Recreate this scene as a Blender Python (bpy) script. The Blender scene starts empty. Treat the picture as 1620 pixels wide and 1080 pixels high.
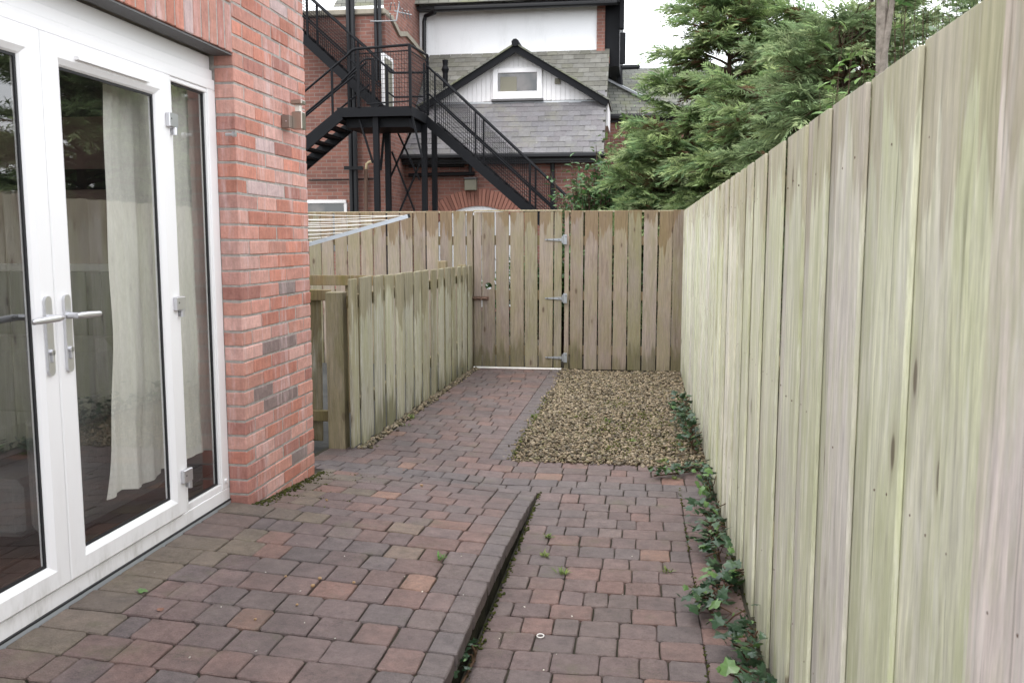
import bpy, math, random
import numpy as np
from mathutils import Vector, Matrix, Euler
random.seed(7); rng = np.random.default_rng(7)
SC = bpy.context.scene
COL = SC.collection
R = math.radians

# ------------------------------------------------------------------ camera
EYE = 1.476
FPX, CX, CY = 1400.0, 810.0, 540.0          # focal length in pixels of the 1620 x 1080 photograph
PITCH, YAW = R(6.5198), R(8.2774)
cam = bpy.data.cameras.new('camera'); cam_ob = bpy.data.objects.new('camera', cam); COL.objects.link(cam_ob)
cam.sensor_width = 36; cam.lens = FPX / 1620 * 36; cam.clip_start = 0.05; cam.clip_end = 500
cam_ob.location = (0, 0, EYE); cam_ob.rotation_euler = (R(90) - PITCH, 0, YAW)
cam.dof.use_dof = True; cam.dof.focus_distance = 6.0; cam.dof.aperture_fstop = 11.0
SC.camera = cam_ob
# ------------------------------------------------------------------ sky (overcast) and sun
W = bpy.data.worlds.new('World'); SC.world = W; W.use_nodes = True
nt = W.node_tree; nt.nodes.clear()
out = nt.nodes.new('ShaderNodeOutputWorld'); bg = nt.nodes.new('ShaderNodeBackground')
sky = nt.nodes.new('ShaderNodeTexSky'); sky.sky_type = 'NISHITA'; sky.sun_disc = False
SUN_EL, SUN_AZ = R(58), R(205)                # azimuth clockwise from +Y, towards the sun
sky.sun_elevation = SUN_EL; sky.sun_rotation = SUN_AZ; sky.dust_density = 3; sky.air_density = 1
mixn = nt.nodes.new('ShaderNodeMix'); mixn.data_type = 'RGBA'
mixn.inputs['Factor'].default_value = 0.88   # a closed, even cloud layer in front of the blue
mixn.inputs[7].default_value = (10.2, 10.4, 10.7, 1)
nt.links.new(sky.outputs[0], mixn.inputs[6]); nt.links.new(mixn.outputs[2], bg.inputs[0])
bg.inputs[1].default_value = 0.128; nt.links.new(bg.outputs[0], out.inputs[0])
sun = bpy.data.lights.new('sun', 'SUN'); sun.energy = 0.7; sun.angle = R(25); sun.color = (1, .96, .9)
sun_ob = bpy.data.objects.new('sun', sun); COL.objects.link(sun_ob)
sd = Vector((math.sin(SUN_AZ) * math.cos(SUN_EL), math.cos(SUN_AZ) * math.cos(SUN_EL), math.sin(SUN_EL)))
sun_ob.rotation_euler = sd.to_track_quat('Z', 'Y').to_euler(); sun_ob.location = (-4, -6, 12)
SC.view_settings.view_transform = 'Standard'; SC.view_settings.look = 'None'
SC.view_settings.exposure = 1.06; SC.view_settings.gamma = 1.0
SC.cycles.max_bounces = 8; SC.cycles.transparent_max_bounces = 16

# ------------------------------------------------------------------ helpers
_F = Vector((-math.sin(YAW) * math.cos(PITCH), math.cos(YAW) * math.cos(PITCH), -math.sin(PITCH)))
_R = Vector((math.cos(YAW), math.sin(YAW), 0)); _U = _R.cross(_F); _C = Vector((0, 0, EYE))
def ray(x, y): return _F + _R * ((x - CX) / FPX) - _U * ((y - CY) / FPX)
def at(x, y, Y):                     # survey point: sight line to a plane at distance Y
    v = ray(x, y); return _C + v * (Y / v.y)
def atX(x, y, X): v = ray(x, y); return _C + v * (X / v.x)
def atZ(x, y, Z=0.0): v = ray(x, y); return _C + v * ((Z - EYE) / v.z)
def lerp(a, b, t): return a + (b - a) * t
def pw(tab, y):
    return float(np.interp(y, [a for a, b in tab], [b for a, b in tab]))

def tag(o, label=None, cat=None, group=None, kind=None):
    if label: o['label'] = label
    if cat: o['category'] = cat
    if group: o['group'] = group
    if kind: o['kind'] = kind
    return o
def empty(name, loc=(0, 0, 0), rz=0, parent=None):
    o = bpy.data.objects.new(name, None); COL.objects.link(o); o.location = loc; o.rotation_euler = (0, 0, rz)
    o.empty_display_size = .1
    if parent: o.parent = parent
    return o
def mesh_ob(name, me, parent=None, loc=(0, 0, 0), rot=(0, 0, 0), col=None):
    o = bpy.data.objects.new(name, me); COL.objects.link(o); o.location = loc; o.rotation_euler = rot
    if parent: o.parent = parent
    if col: o.color = (*col, 1)
    return o
class MB:
    def __init__(s): s.v = []; s.f = []; s.c = []
    def add(s, vs, fs, col=None):
        n = len(s.v); s.v += [tuple(v) for v in vs]; s.f += [tuple(i + n for i in f) for f in fs]
        if col is not None: s.c += [col] * len(vs)
        return s
    def box(s, a, b, ch=0.0, col=None):
        (x0, y0, z0), (x1, y1, z1) = a, b
        x0, x1 = min(x0, x1), max(x0, x1); y0, y1 = min(y0, y1), max(y0, y1); z0, z1 = min(z0, z1), max(z0, z1)
        if ch <= 0:
            return s.add([(x0, y0, z0), (x1, y0, z0), (x1, y1, z0), (x0, y1, z0), (x0, y0, z1), (x1, y0, z1), (x1, y1, z1), (x0, y1, z1)],
                  [(0, 3, 2, 1), (4, 5, 6, 7), (0, 1, 5, 4), (1, 2, 6, 5), (2, 3, 7, 6), (3, 0, 4, 7)], col)
        c = ch; lo = (x0, y0, z0); hi = (x1, y1, z1); vs = []; idx = {}
        for sx in (0, 1):
            for sy in (0, 1):
                for sz in (0, 1):
                    S = (sx, sy, sz); P = [hi[i] if S[i] else lo[i] for i in range(3)]
                    for ax in range(3):
                        q = [P[i] + (0 if i == ax else (-c if S[i] else c)) for i in range(3)]
                        idx[(S, ax)] = len(vs); vs.append(q)
        fs = []
        for ax in range(3):
            u, w = [i for i in range(3) if i != ax]
            for sd_ in (0, 1):
                loop = []
                for (a_, b_) in ((0, 0), (1, 0), (1, 1), (0, 1)):
                    S = [0, 0, 0]; S[ax] = sd_; S[u] = a_; S[w] = b_; loop.append(idx[(tuple(S), ax)])
                fs.append(loop)
        for ax in range(3):                # edge chamfers along axis ax
            u, w = [i for i in range(3) if i != ax]
            for a_ in (0, 1):
                for b_ in (0, 1):
                    S0 = [0, 0, 0]; S0[u] = a_; S0[w] = b_; S1 = list(S0); S1[ax] = 1
                    fs.append([idx[(tuple(S0), u)], idx[(tuple(S1), u)], idx[(tuple(S1), w)], idx[(tuple(S0), w)]])
        for S in [(i, j, k) for i in (0, 1) for j in (0, 1) for k in (0, 1)]:
            fs.append([idx[(S, 0)], idx[(S, 1)], idx[(S, 2)]])
        return s.add(vs, fs, col)
    def bar(s, p, q, w, h=None, up=(0, 0, 1), col=None):
        p, q = Vector(p), Vector(q); h = h or w; d = (q - p).normalized(); u = Vector(up)
        if abs(d.dot(u)) > .98: u = Vector((0, 1, 0))
        r = d.cross(u).normalized(); t = r.cross(d)
        vs = [e + r * (a * w / 2) + t * (b * h / 2) for e in (p, q) for a, b in ((-1, -1), (1, -1), (1, 1), (-1, 1))]
        return s.add(vs, [(0, 1, 2, 3), (4, 7, 6, 5), (0, 4, 5, 1), (1, 5, 6, 2), (2, 6, 7, 3), (3, 7, 4, 0)], col)
    def tube(s, pts, r, n=8, col=None, caps=True):
        pts = [Vector(p) for p in pts]; rs = r if isinstance(r, (list, tuple)) else [r] * len(pts)
        vs = []; fs = []; ref = Vector((.3, .2, 1)).normalized()
        for i, p in enumerate(pts):
            d = (pts[min(i + 1, len(pts) - 1)] - pts[max(i - 1, 0)]).normalized()
            if abs(d.dot(ref)) > .97: ref = Vector((1, .1, .1)).normalized()
            a = d.cross(ref).normalized(); b = d.cross(a)
            for k in range(n):
                t = 2 * math.pi * k / n; vs.append(p + (a * math.cos(t) + b * math.sin(t)) * rs[i])
        for i in range(len(pts) - 1):
            for k in range(n):
                k2 = (k + 1) % n; fs.append((i * n + k, i * n + k2, (i + 1) * n + k2, (i + 1) * n + k))
        if caps: fs.append(tuple(range(n))); fs.append(tuple((len(pts) - 1) * n + k for k in reversed(range(n))))
        return s.add(vs, fs, col)
    def prism(s, poly, off, col=None):   # poly: list of 3d points, off: extrusion vector
        n = len(poly); off = Vector(off); vs = [Vector(p) for p in poly] + [Vector(p) + off for p in poly]
        fs = [tuple(range(n)), tuple(reversed(range(n, 2 * n)))] + [(i, (i + 1) % n, (i + 1) % n + n, i + n) for i in range(n)]
        return s.add(vs, fs, col)
    def mesh(s, name, mat, smooth=False, fix=True):
        me = bpy.data.meshes.new(name); me.from_pydata(s.v, [], s.f); me.materials.append(mat)
        if s.c:
            a = me.color_attributes.new('col', 'FLOAT_COLOR', 'POINT')
            a.data.foreach_set('color', np.array([(*c, 1.0) for c in s.c], dtype=np.float32).ravel())
        if fix:
            import bmesh
            bm = bmesh.new(); bm.from_mesh(me); bmesh.ops.recalc_face_normals(bm, faces=bm.faces); bm.to_mesh(me); bm.free()
        if smooth: me.polygons.foreach_set('use_smooth', [True] * len(me.polygons))
        me.update(); return me
    def build(s, name, mat, parent=None, smooth=False, fix=True, col=None):
        return mesh_ob(name, s.mesh(name, mat, smooth, fix), parent, col=col)

# ------------------------------------------------------------------ materials
class NT:
    def __init__(s, name):
        s.m = bpy.data.materials.new(name); s.m.use_nodes = True; s.t = s.m.node_tree; s.t.nodes.clear()
        s.o = s.n('ShaderNodeOutputMaterial'); s.b = s.n('ShaderNodeBsdfPrincipled'); s.l(s.b.outputs[0], s.o.inputs[0])
    def n(s, t, **k):
        d = s.t.nodes.new(t)
        for a, b in k.items(): setattr(d, a, b)
        return d
    def l(s, a, b): s.t.links.new(a, b)
    def put(s, sock, v):
        if hasattr(v, 'links') or isinstance(v, bpy.types.NodeSocket): s.l(v, sock)
        elif isinstance(v, (tuple, list)) and len(v) == 3 and sock.type == 'RGBA': sock.default_value = (*v, 1)
        else: sock.default_value = v
    def math(s, op, a, b=0.0, c=None):
        d = s.n('ShaderNodeMath', operation=op); s.put(d.inputs[0], a); s.put(d.inputs[1], b)
        if c is not None: s.put(d.inputs[2], c)
        return d.outputs[0]
    def vmul(s, v, k):
        d = s.n('ShaderNodeVectorMath', operation='MULTIPLY'); s.put(d.inputs[0], v); s.put(d.inputs[1], k); return d.outputs[0]
    def vadd(s, v, k):
        d = s.n('ShaderNodeVectorMath', operation='ADD'); s.put(d.inputs[0], v); s.put(d.inputs[1], k); return d.outputs[0]
    def mix(s, f, a, b, mode='MIX'):
        d = s.n('ShaderNodeMix', data_type='RGBA', blend_type=mode); s.put(d.inputs[0], f); s.put(d.inputs[6], a); s.put(d.inputs[7], b); return d.outputs[2]
    def noise(s, v, sc=1.0, det=4, rough=.55, dist=0.0):
        d = s.n('ShaderNodeTexNoise'); s.put(d.inputs['Vector'], v); d.inputs['Scale'].default_value = sc
        d.inputs['Detail'].default_value = det; d.inputs['Roughness'].default_value = rough; d.inputs['Distortion'].default_value = dist; return d.outputs[0]
    def vor(s, v, sc=1.0, rnd=1.0, feat='F1'):
        d = s.n('ShaderNodeTexVoronoi', feature=feat); s.put(d.inputs['Vector'], v); d.inputs['Scale'].default_value = sc
        d.inputs['Randomness'].default_value = rnd; return d
    def ramp(s, f, stops, interp='LINEAR'):
        d = s.n('ShaderNodeValToRGB'); s.put(d.inputs[0], f); d.color_ramp.interpolation = interp; e = d.color_ramp.elements
        while len(e) < len(stops): e.new(.5)
        for q, (p, c) in zip(e, stops):
            q.position = p; q.color = (*c, 1) if isinstance(c, tuple) else (c, c, c, 1)
        return d.outputs[0]
    def smooth(s, f, a, b):
        d = s.n('ShaderNodeMapRange', interpolation_type='SMOOTHSTEP'); s.put(d.inputs[0], f)
        d.inputs[1].default_value = a; d.inputs[2].default_value = b; return d.outputs[0]
    def bump(s, h, st=.3, dist=.01):
        d = s.n('ShaderNodeBump'); d.inputs['Strength'].default_value = st; d.inputs['Distance'].default_value = dist; s.put(d.inputs['Height'], h)
        s.l(d.outputs[0], s.b.inputs['Normal'])
    def coord(s, w='Object'): return s.n('ShaderNodeTexCoord').outputs[w]
    def info(s, w): return s.n('ShaderNodeObjectInfo').outputs[w]
    def geo(s, w): return s.n('ShaderNodeNewGeometry').outputs[w]
    def sep(s, v):
        d = s.n('ShaderNodeSeparateXYZ'); s.put(d.inputs[0], v); return d.outputs
    def comb(s, x, y, z):
        d = s.n('ShaderNodeCombineXYZ'); s.put(d.inputs[0], x); s.put(d.inputs[1], y); s.put(d.inputs[2], z); return d.outputs[0]
    def fin(s, col=None, rough=.6, spec=.3, metal=0.0):
        if col is not None: s.put(s.b.inputs['Base Color'], col)
        s.put(s.b.inputs['Roughness'], rough); s.b.inputs['Specular IOR Level'].default_value = spec; s.put(s.b.inputs['Metallic'], metal); return s.m
    def rnd_coord(s):                       # object coordinates shifted for each object
        r = s.info('Random'); return s.vadd(s.coord('Object'), s.comb(s.math('MULTIPLY', r, 37.0), s.math('MULTIPLY', r, 91.0), s.math('MULTIPLY', r, 53.0)))

def m_plain(name, col, rough=.5, metal=0.0, spec=.4, var=.12, sc=6.0, bump=0.0):
    t = NT(name); c = t.geo('Position'); n = t.noise(c, sc, 5)
    k = t.math('MULTIPLY_ADD', n, 2 * var, 1 - var)
    col_ = t.mix(1.0, col, t.comb(k, k, k), 'MULTIPLY')
    if bump: t.bump(t.noise(c, sc * 12, 4), bump, .004)
    return t.fin(col_, rough, spec, metal)

def m_wood(name, h, green=(.30, .33, .13), gamt=.5, stain=0.0, foot=0.0, stain_col=(.17, .105, .045), knots=1.0, grey=.25, bleach=0.0, saw=.12, greyc=(.36, .33, .33), bleachc=(.56, .54, .49)):
    """weathered softwood board; local z runs up the board from 0 to h"""
    t = NT(name); oc = t.coord('Object'); v = t.rnd_coord(); base = t.info('Color'); x, y, z = t.sep(oc)
    wob = t.math('MULTIPLY_ADD', t.noise(t.vmul(v, (5, 5, 1.6)), 1, 3), .05, -.025); wob2 = t.math('MULTIPLY_ADD', t.noise(t.vmul(v, (14, 14, 4.0)), 1, 2), .02, -.01)
    v = t.vadd(v, t.comb(t.math('ADD', wob, wob2), 0.0, 0.0))
    g1 = t.noise(t.vmul(v, (62, 62, 3.6)), 1, 7, .68, .4); g2 = t.noise(t.vmul(v, (170, 170, 13.0)), 1, 4, .65)
    k = t.math('ADD', t.math('MULTIPLY_ADD', g1, 1.5, .25), t.math('MULTIPLY_ADD', g2, .7, -.35))
    c = t.mix(1.0, base, t.comb(k, k, k), 'MULTIPLY')
    gr = t.smooth(t.noise(t.vmul(v, (5, 5, 1.6)), 1, 6, .72), .42, .66)
    c = t.mix(t.math('MULTIPLY', gr, grey), c, greyc)
    al = t.smooth(t.noise(t.vmul(v, (7, 7, 1.5)), 1, 7, .72), .38, .66)
    c = t.mix(t.math('MULTIPLY', al, gamt), c, green)
    bt = t.smooth(t.noise(t.vmul(v, (11, 11, 2.6)), 1, 4, .6), .60, .76); c = t.mix(t.math('MULTIPLY', bt, .30), c, (.16, .115, .08))
    # long dark weather streaks
    st = t.smooth(t.noise(t.vmul(v, (60, 60, 1.8)), 1, 4, .6), .62, .74)
    c = t.mix(t.math('MULTIPLY', st, .5), c, (.13, .115, .085))
    cr = t.smooth(t.noise(t.vmul(v, (130, 130, 1.1)), 1, 2, .5), .68, .72); c = t.mix(t.math('MULTIPLY', cr, .55), c, (.07, .06, .045))
    if bleach:
        bl = t.smooth(t.noise(t.vmul(v, (40, 40, 3.2)), 1, 6, .72), .50, .70)
        c = t.mix(t.math('MULTIPLY', bl, bleach), c, bleachc)
    if stain:
        j = t.noise(t.vmul(v, (34, 34, 1.0)), 1, 4, .65); j2 = t.noise(t.vmul(v, (7, 7, .6)), 1, 2)
        e = t.math('ADD', t.math('ADD', z, t.math('MULTIPLY_ADD', t.info('Random'), .26, -.14)), t.math('ADD', t.math('MULTIPLY_ADD', j, .5, -.25), t.math('MULTIPLY_ADD', j2, .8, -.40)))
        c = t.mix(t.math('MULTIPLY', t.smooth(e, h - .22, h - .185), stain), c, t.mix(1.0, stain_col, t.comb(k, k, k), 'MULTIPLY'))
    if foot:
        j = t.noise(t.vmul(v, (22, 22, 1.5)), 1, 3, .6)
        e = t.math('ADD', z, t.math('ADD', t.math('MULTIPLY_ADD', t.info('Random'), .30, -.12), t.math('MULTIPLY_ADD', j, -.7, .36)))
        c = t.mix(t.math('MULTIPLY', t.math('SUBTRACT', 1.0, t.smooth(e, .05, .24)), foot), c, t.mix(1.0, (.085, .08, .03), t.comb(k, k, k), 'MULTIPLY'))
    kv = t.vor(t.vmul(v, (9.0, 3.0, 3.1)), 1.0); kd = kv.outputs['Distance']
    sel = t.smooth(t.sep(kv.outputs['Color'])[0], .45, .46)
    halo = t.math('MULTIPLY', t.math('SUBTRACT', 1.0, t.smooth(kd, .10, .30)), sel); c = t.mix(t.math('MULTIPLY', halo, .30 * knots), c, (.20, .15, .11))
    kn = t.math('MULTIPLY', t.math('SUBTRACT', 1.0, t.smooth(kd, .07, .13)), sel)
    c = t.mix(t.math('MULTIPLY', kn, .8 * knots), c, (.10, .07, .05))
    hgt = t.math('ADD', g1, t.math('MULTIPLY', g2, .5))
    if saw:
        sv = t.n('ShaderNodeTexWave', wave_type='BANDS', bands_direction='Z'); t.put(sv.inputs['Vector'], v); sv.inputs['Scale'].default_value = 28; sv.inputs['Distortion'].default_value = 1.0
        hgt = t.math('ADD', hgt, t.math('MULTIPLY', sv.outputs[1], saw))
    t.bump(hgt, .35, .006)
    return t.fin(c, .82, .15)

def m_brick(name):
    t = NT(name); v = t.rnd_coord(); c = t.info('Color'); n = t.noise(v, 22, 6, .65); n2 = t.noise(v, 90, 3)
    k = t.math('ADD', t.math('MULTIPLY_ADD', n, .7, .55), t.math('MULTIPLY_ADD', n2, .3, -.05))
    c = t.mix(1.0, c, t.comb(k, k, k), 'MULTIPLY')
    dg = t.noise(t.vmul(v, (70, 70, 9)), 1, 3, .6); dk = t.math('MULTIPLY_ADD', dg, .6, .7); c = t.mix(1.0, c, t.comb(dk, dk, dk), 'MULTIPLY')
    wv = t.geo('Position')
    ef = t.smooth(t.noise(t.vmul(wv, (14, 14, 2.2)), 1, 5, .7), .50, .70)      # lime bloom
    c = t.mix(t.math('MULTIPLY', ef, .55), c, (.62, .47, .46))
    e2 = t.smooth(t.noise(v, 9, 4, .7), .58, .72); c = t.mix(t.math('MULTIPLY', e2, .25), c, (.26, .165, .15))
    t.bump(t.math('ADD', n, t.math('MULTIPLY', n2, .6)), .5, .006)
    return t.fin(c, .85, .2)

def m_paver(name):
    t = NT(name); v = t.rnd_coord(); c = t.mix(1.0, t.mix(.36, t.info('Color'), (.116, .086, .080)), (1.38, 1.36, 1.38), 'MULTIPLY'); n = t.noise(v, 13, 7, .7); n2 = t.noise(v, 210, 3, .75); n3 = t.noise(v, 46, 5, .7)
    k = t.math('ADD', t.math('ADD', t.math('MULTIPLY_ADD', n, 1.3, .25), t.math('MULTIPLY_ADD', n2, 1.5, -.72)), t.math('MULTIPLY_ADD', n3, .9, -.42))
    c = t.mix(1.0, c, t.comb(k, k, k), 'MULTIPLY')
    w = t.geo('Position')
    d = t.smooth(t.noise(w, 2.3, 5, .6), .42, .70); c = t.mix(t.math('MULTIPLY', d, .30), c, (.115, .095, .095))
    pl = t.smooth(t.noise(v, 27, 5, .7), .56, .70); c = t.mix(t.math('MULTIPLY', pl, .40), c, (.20, .165, .15))
    g = t.smooth(t.noise(w, 3.2, 7, .75), .54, .70); c = t.mix(t.math('MULTIPLY', g, .38), c, (.115, .115, .062)); dm = t.smooth(t.noise(w, 1.1, 6, .7), .52, .62); c = t.mix(t.math('MULTIPLY', dm, .30), c, (.07, .06, .058))
    t.bump(t.math('ADD', t.math('ADD', n, t.math('MULTIPLY', n2, 1.6)), n3), .6, .004)
    r = t.math('MULTIPLY_ADD', t.noise(w, 1.7, 3), .4, .42)
    return t.fin(c, r, .35)

def m_far_brick(name, c1=(.40, .15, .10), c2=(.27, .10, .075), sc=1.0, mort=(.30, .22, .18)):
    t = NT(name); p = t.geo('Position'); x, y, z = t.sep(p)
    b = t.n('ShaderNodeTexBrick'); t.put(b.inputs['Vector'], t.comb(t.math('ADD', x, y), z, 0.0))
    b.inputs['Scale'].default_value = 1.0; b.inputs['Brick Width'].default_value = .225; b.inputs['Row Height'].default_value = .075; b.inputs['Mortar Size'].default_value = .007
    t.put(b.inputs['Color1'], c1); t.put(b.inputs['Color2'], c2); t.put(b.inputs['Mortar'], mort)
    n = t.noise(p, 1.3, 5, .65); k = t.math('MULTIPLY_ADD', n, 1.0, .5)
    c = t.mix(1.0, b.outputs[0], t.comb(k, k, k), 'MULTIPLY')
    s = t.smooth(t.noise(t.vmul(p, (3, 3, .7)), 1, 4), .55, .72); c = t.mix(t.math('MULTIPLY', s, .3), c, (.12, .09, .08))
    t.bump(t.math('SUBTRACT', 1.0, b.outputs[1]), .5, .006)
    return t.fin(c, .9, .15)

def m_attr(name, rough=.6, spec=.25, trans=0.0, var=.35, sc=30):
    t = NT(name); a = t.n('ShaderNodeAttribute', attribute_name='col').outputs['Color']; n = t.noise(t.geo('Position'), sc, 3)
    k = t.math('MULTIPLY_ADD', n, 2 * var, 1 - var); c = t.mix(1.0, a, t.comb(k, k, k), 'MULTIPLY')
    m = t.fin(c, rough, spec)
    if trans:
        tr = t.n('ShaderNodeBsdfTranslucent'); t.l(c, tr.inputs[0]); mx = t.n('ShaderNodeMixShader'); mx.inputs[0].default_value = trans
        t.l(t.b.outputs[0], mx.inputs[1]); t.l(tr.outputs[0], mx.inputs[2]); t.l(mx.outputs[0], t.o.inputs[0])
    return m
def m_glass(name, tint=(.95, .955, .945)):
    t = NT(name); tr = t.n('ShaderNodeBsdfTransparent'); tr.inputs[0].default_value = (*tint, 1)
    gl = t.n('ShaderNodeBsdfGlossy'); gl.inputs['Roughness'].default_value = .012
    dt = t.n('ShaderNodeVectorMath', operation='DOT_PRODUCT'); t.l(t.geo('Normal'), dt.inputs[0]); t.l(t.geo('Incoming'), dt.inputs[1])
    om = t.math('SUBTRACT', 1.0, t.math('ABSOLUTE', dt.outputs['Value'])); f5 = t.math('MULTIPLY_ADD', t.math('POWER', om, 5.0), .80, .20)   # a sealed unit: two panes
    mx = t.n('ShaderNodeMixShader'); t.l(t.math('MINIMUM', f5, 1.0), mx.inputs[0])
    t.l(tr.outputs[0], mx.inputs[1]); t.l(gl.outputs[0], mx.inputs[2]); t.l(mx.outputs[0], t.o.inputs[0]); return t.m
def m_upvc(name):
    t = NT(name); p = t.geo('Position'); n = t.noise(p, 3, 4); d = t.noise(t.vmul(p, (9, 9, 3)), 1, 5, .7)
    z = t.sep(p)[2]
    dirt = t.math('MULTIPLY', t.math('SUBTRACT', 1.0, t.smooth(z, .2, .42)), t.smooth(d, .45, .75))
    c = t.mix(t.math('MULTIPLY', n, .10), (.83, .82, .83), (.68, .65, .62)); sm = t.smooth(t.noise(t.vmul(p, (5, 5, 1.1)), 1, 6, .7), .52, .75); c = t.mix(t.math('MULTIPLY', sm, .10), c, (.55, .50, .46)); c = t.mix(t.math('MULTIPLY', dirt, .6), c, (.26, .24, .19))
    return t.fin(c, .32, .4)
def m_slate(name):
    t = NT(name); v = t.rnd_coord(); c = t.info('Color'); p = t.geo('Position'); n = t.noise(v, 18, 5, .65); k = t.math('MULTIPLY_ADD', n, .9, .55)
    c = t.mix(1.0, c, t.comb(k, k, k), 'MULTIPLY'); g = t.smooth(t.noise(p, 2.2, 6, .7), .50, .66)
    c = t.mix(t.math('MULTIPLY', g, .4), c, (.19, .185, .14)); l = t.smooth(t.noise(p, 16, 3, .6), .68, .74); c = t.mix(t.math('MULTIPLY', l, .5), c, (.36, .36, .33))
    t.bump(n, .4, .01); return t.fin(c, .55, .4)
def m_fabric(name, col, w=120):
    t = NT(name); p = t.geo('Position'); n = t.noise(t.vmul(p, (w, w, w * .3)), 1, 3); k = t.math('MULTIPLY_ADD', n, .3, .85)
    t.bump(n, .3, .003); m = t.fin(t.mix(1.0, col, t.comb(k, k, k), 'MULTIPLY'), .9, .1); t.b.inputs['Sheen Weight'].default_value = .2; return m
def m_ground(name, c1, c2, sc=3.0, rough=.95, bump=.6):
    t = NT(name); p = t.geo('Position'); n = t.noise(p, sc, 7, .65); c = t.ramp(n, [(.3, c1), (.7, c2)]); t.bump(t.noise(p, sc * 14, 5), bump, .02); return t.fin(c, rough, .15)

def m_render(name):
    t = NT(name); p = t.geo('Position'); c = (.80, .81, .83); a = t.smooth(t.noise(t.vmul(p, (2.2, 2.2, .5)), 1, 6, .65), .48, .72); c = t.mix(t.math('MULTIPLY', a, .22), c, (.45, .46, .46))
    b = t.smooth(t.noise(p, 7, 5, .7), .60, .72); c = t.mix(t.math('MULTIPLY', b, .15), c, (.5, .5, .48)); t.bump(t.noise(p, 40, 4), .5, .01); return t.fin(c, .92, .15)
M = dict(
    fence=m_wood('pale_weathered_softwood', 1.81, green=(.47, .50, .29), gamt=.62, stain=.45, stain_col=(.32, .265, .185), foot=.3, grey=.38, greyc=(.49, .46, .455), knots=.9, bleach=.55, bleachc=(.78, .77, .71), saw=0.0),
    back=m_wood('brown_weathered_softwood', 1.79, green=(.25, .235, .12), gamt=.48, saw=.05, bleachc=(.40, .345, .31), greyc=(.28, .235, .22), stain=.65, stain_col=(.18, .12, .06), foot=.55, grey=.45, knots=1.0, bleach=.35),
    bin=m_wood('green_weathered_softwood', 1.13, green=(.33, .33, .16), gamt=.45, stain=.6, stain_col=(.20, .165, .095), foot=.65, grey=.35, greyc=(.40, .38, .35), knots=.5, bleach=.8, bleachc=(.52, .505, .45), saw=0.0),
    rail=m_wood('rail_softwood', 5.0, green=(.16, .16, .06), gamt=.5, grey=.2, knots=.6),
    brick=m_brick('red_brick'), mortar=m_ground('mortar', (.30, .275, .255), (.52, .485, .45), 30, .95, .5),
    paver=m_paver('tumbled_paver'), bed=m_ground('joint_sand', (.032, .032, .020), (.075, .068, .053), 9),
    soil=m_ground('soil', (.03, .025, .018), (.07, .06, .04), 2), kerb=m_ground('mossy_kerb', (.009, .009, .006), (.04, .036, .022), 14),
    gravelbed=m_ground('gravel_base', (.05, .035, .02), (.13, .10, .065), 30),
    upvc=m_upvc('white_upvc'), gasket=m_plain('black_gasket', (.012, .012, .014), .5), glass=m_glass('window_glass'),
    lintel=m_plain('lintel_steel', (.11, .108, .11), .6, .1), silver=m_plain('satin_metal', (.62, .62, .64), .33, .85, .5, .06),
    lampmetal=m_plain('brushed_steel', (.42, .37, .32), .30, .9), bronze=m_plain('bronze_plate', (.24, .20, .175), .4, .5), lens=m_plain('lamp_lens', (.75, .72, .66), .2),
    galv=m_plain('galvanised_steel', (.36, .38, .40), .5, .6, .5, .2, 30), rust=m_plain('rusty_steel', (.16, .10, .075), .6, .5, .4, .4, 60),
    blackmetal=m_plain('black_painted_steel', (.005, .0055, .0075), .6, .0, .18, .3, 5), blackplastic=m_plain('black_plastic', (.007, .0075, .010), .45),
    alu=m_plain('dull_aluminium', (.48, .52, .58), .4, .6), line=m_plain('clothes_line', (.85, .83, .80), .7), farbrick=m_far_brick('old_brick', (.29, .135, .105), (.20, .098, .082), 1.0, (.26, .205, .18)),
    render=m_render('white_render'), clad=m_plain('white_cladding', (.80, .785, .79), .6, 0, .3, .06),
    slate=m_slate('slate'), slatebed=m_ground('roof_underlay', (.06, .06, .055), (.14, .14, .11), 5), lead=m_plain('lead_flashing', (.40, .42, .44), .6, .2),
    stone=m_plain('stone_coping', (.30, .27, .22), .9, 0, .2, .4, 6), redtrim=m_plain('red_sill', (.33, .10, .07), .8),
    foliage=m_attr('conifer_foliage', .6, .2, .40), leaf=m_attr('broad_leaf', .38, .45, .25), ivy=m_attr('ivy_leaf', .33, .5, .15, .3, 60),
    moss=m_attr('moss', .95, .1, .2), stones=m_attr('gravel_stone', .75, .25, 0, .3, 90), bark=m_ground('brown_bark', (.035, .022, .015), (.12, .08, .06), 12),
    greybark=m_ground('grey_bark', (.14, .12, .10), (.36, .32, .28), 16), stem=m_ground('ivy_stem', (.05, .03, .02), (.13, .08, .05), 30),
    curtain=m_fabric('cream_curtain', (.68, .665, .615)), sofa=m_fabric('grey_upholstery', (.17, .17, .165)), wallpaint=m_plain('pinkish_paint', (.52, .40, .36), .9),
    wains=m_plain('grey_wainscot', (.16, .17, .17), .6), ceil=m_plain('ceiling_paint', (.6, .58, .55), .9), floorwood=m_plain('dark_floor', (.07, .035, .022), .35, 0, .4, .4, 4),
    darkpanel=m_plain('dark_panel', (.035, .045, .048), .3), fruit=m_plain('tan_fruit', (.36, .23, .12), .45, 0, .4, .3, 90), white=m_plain('white_fleck', (.75, .73, .7), .7),
    deadleaf=m_plain('dead_leaf', (.24, .12, .085), .8), asphalt=m_ground('rear_yard', (.04, .04, .04), (.08, .08, .075), 2), yellow=m_plain('cream_pipe', (.55, .45, .28), .6), boxgrey=m_plain('olive_box', (.20, .19, .145), .6))

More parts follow.
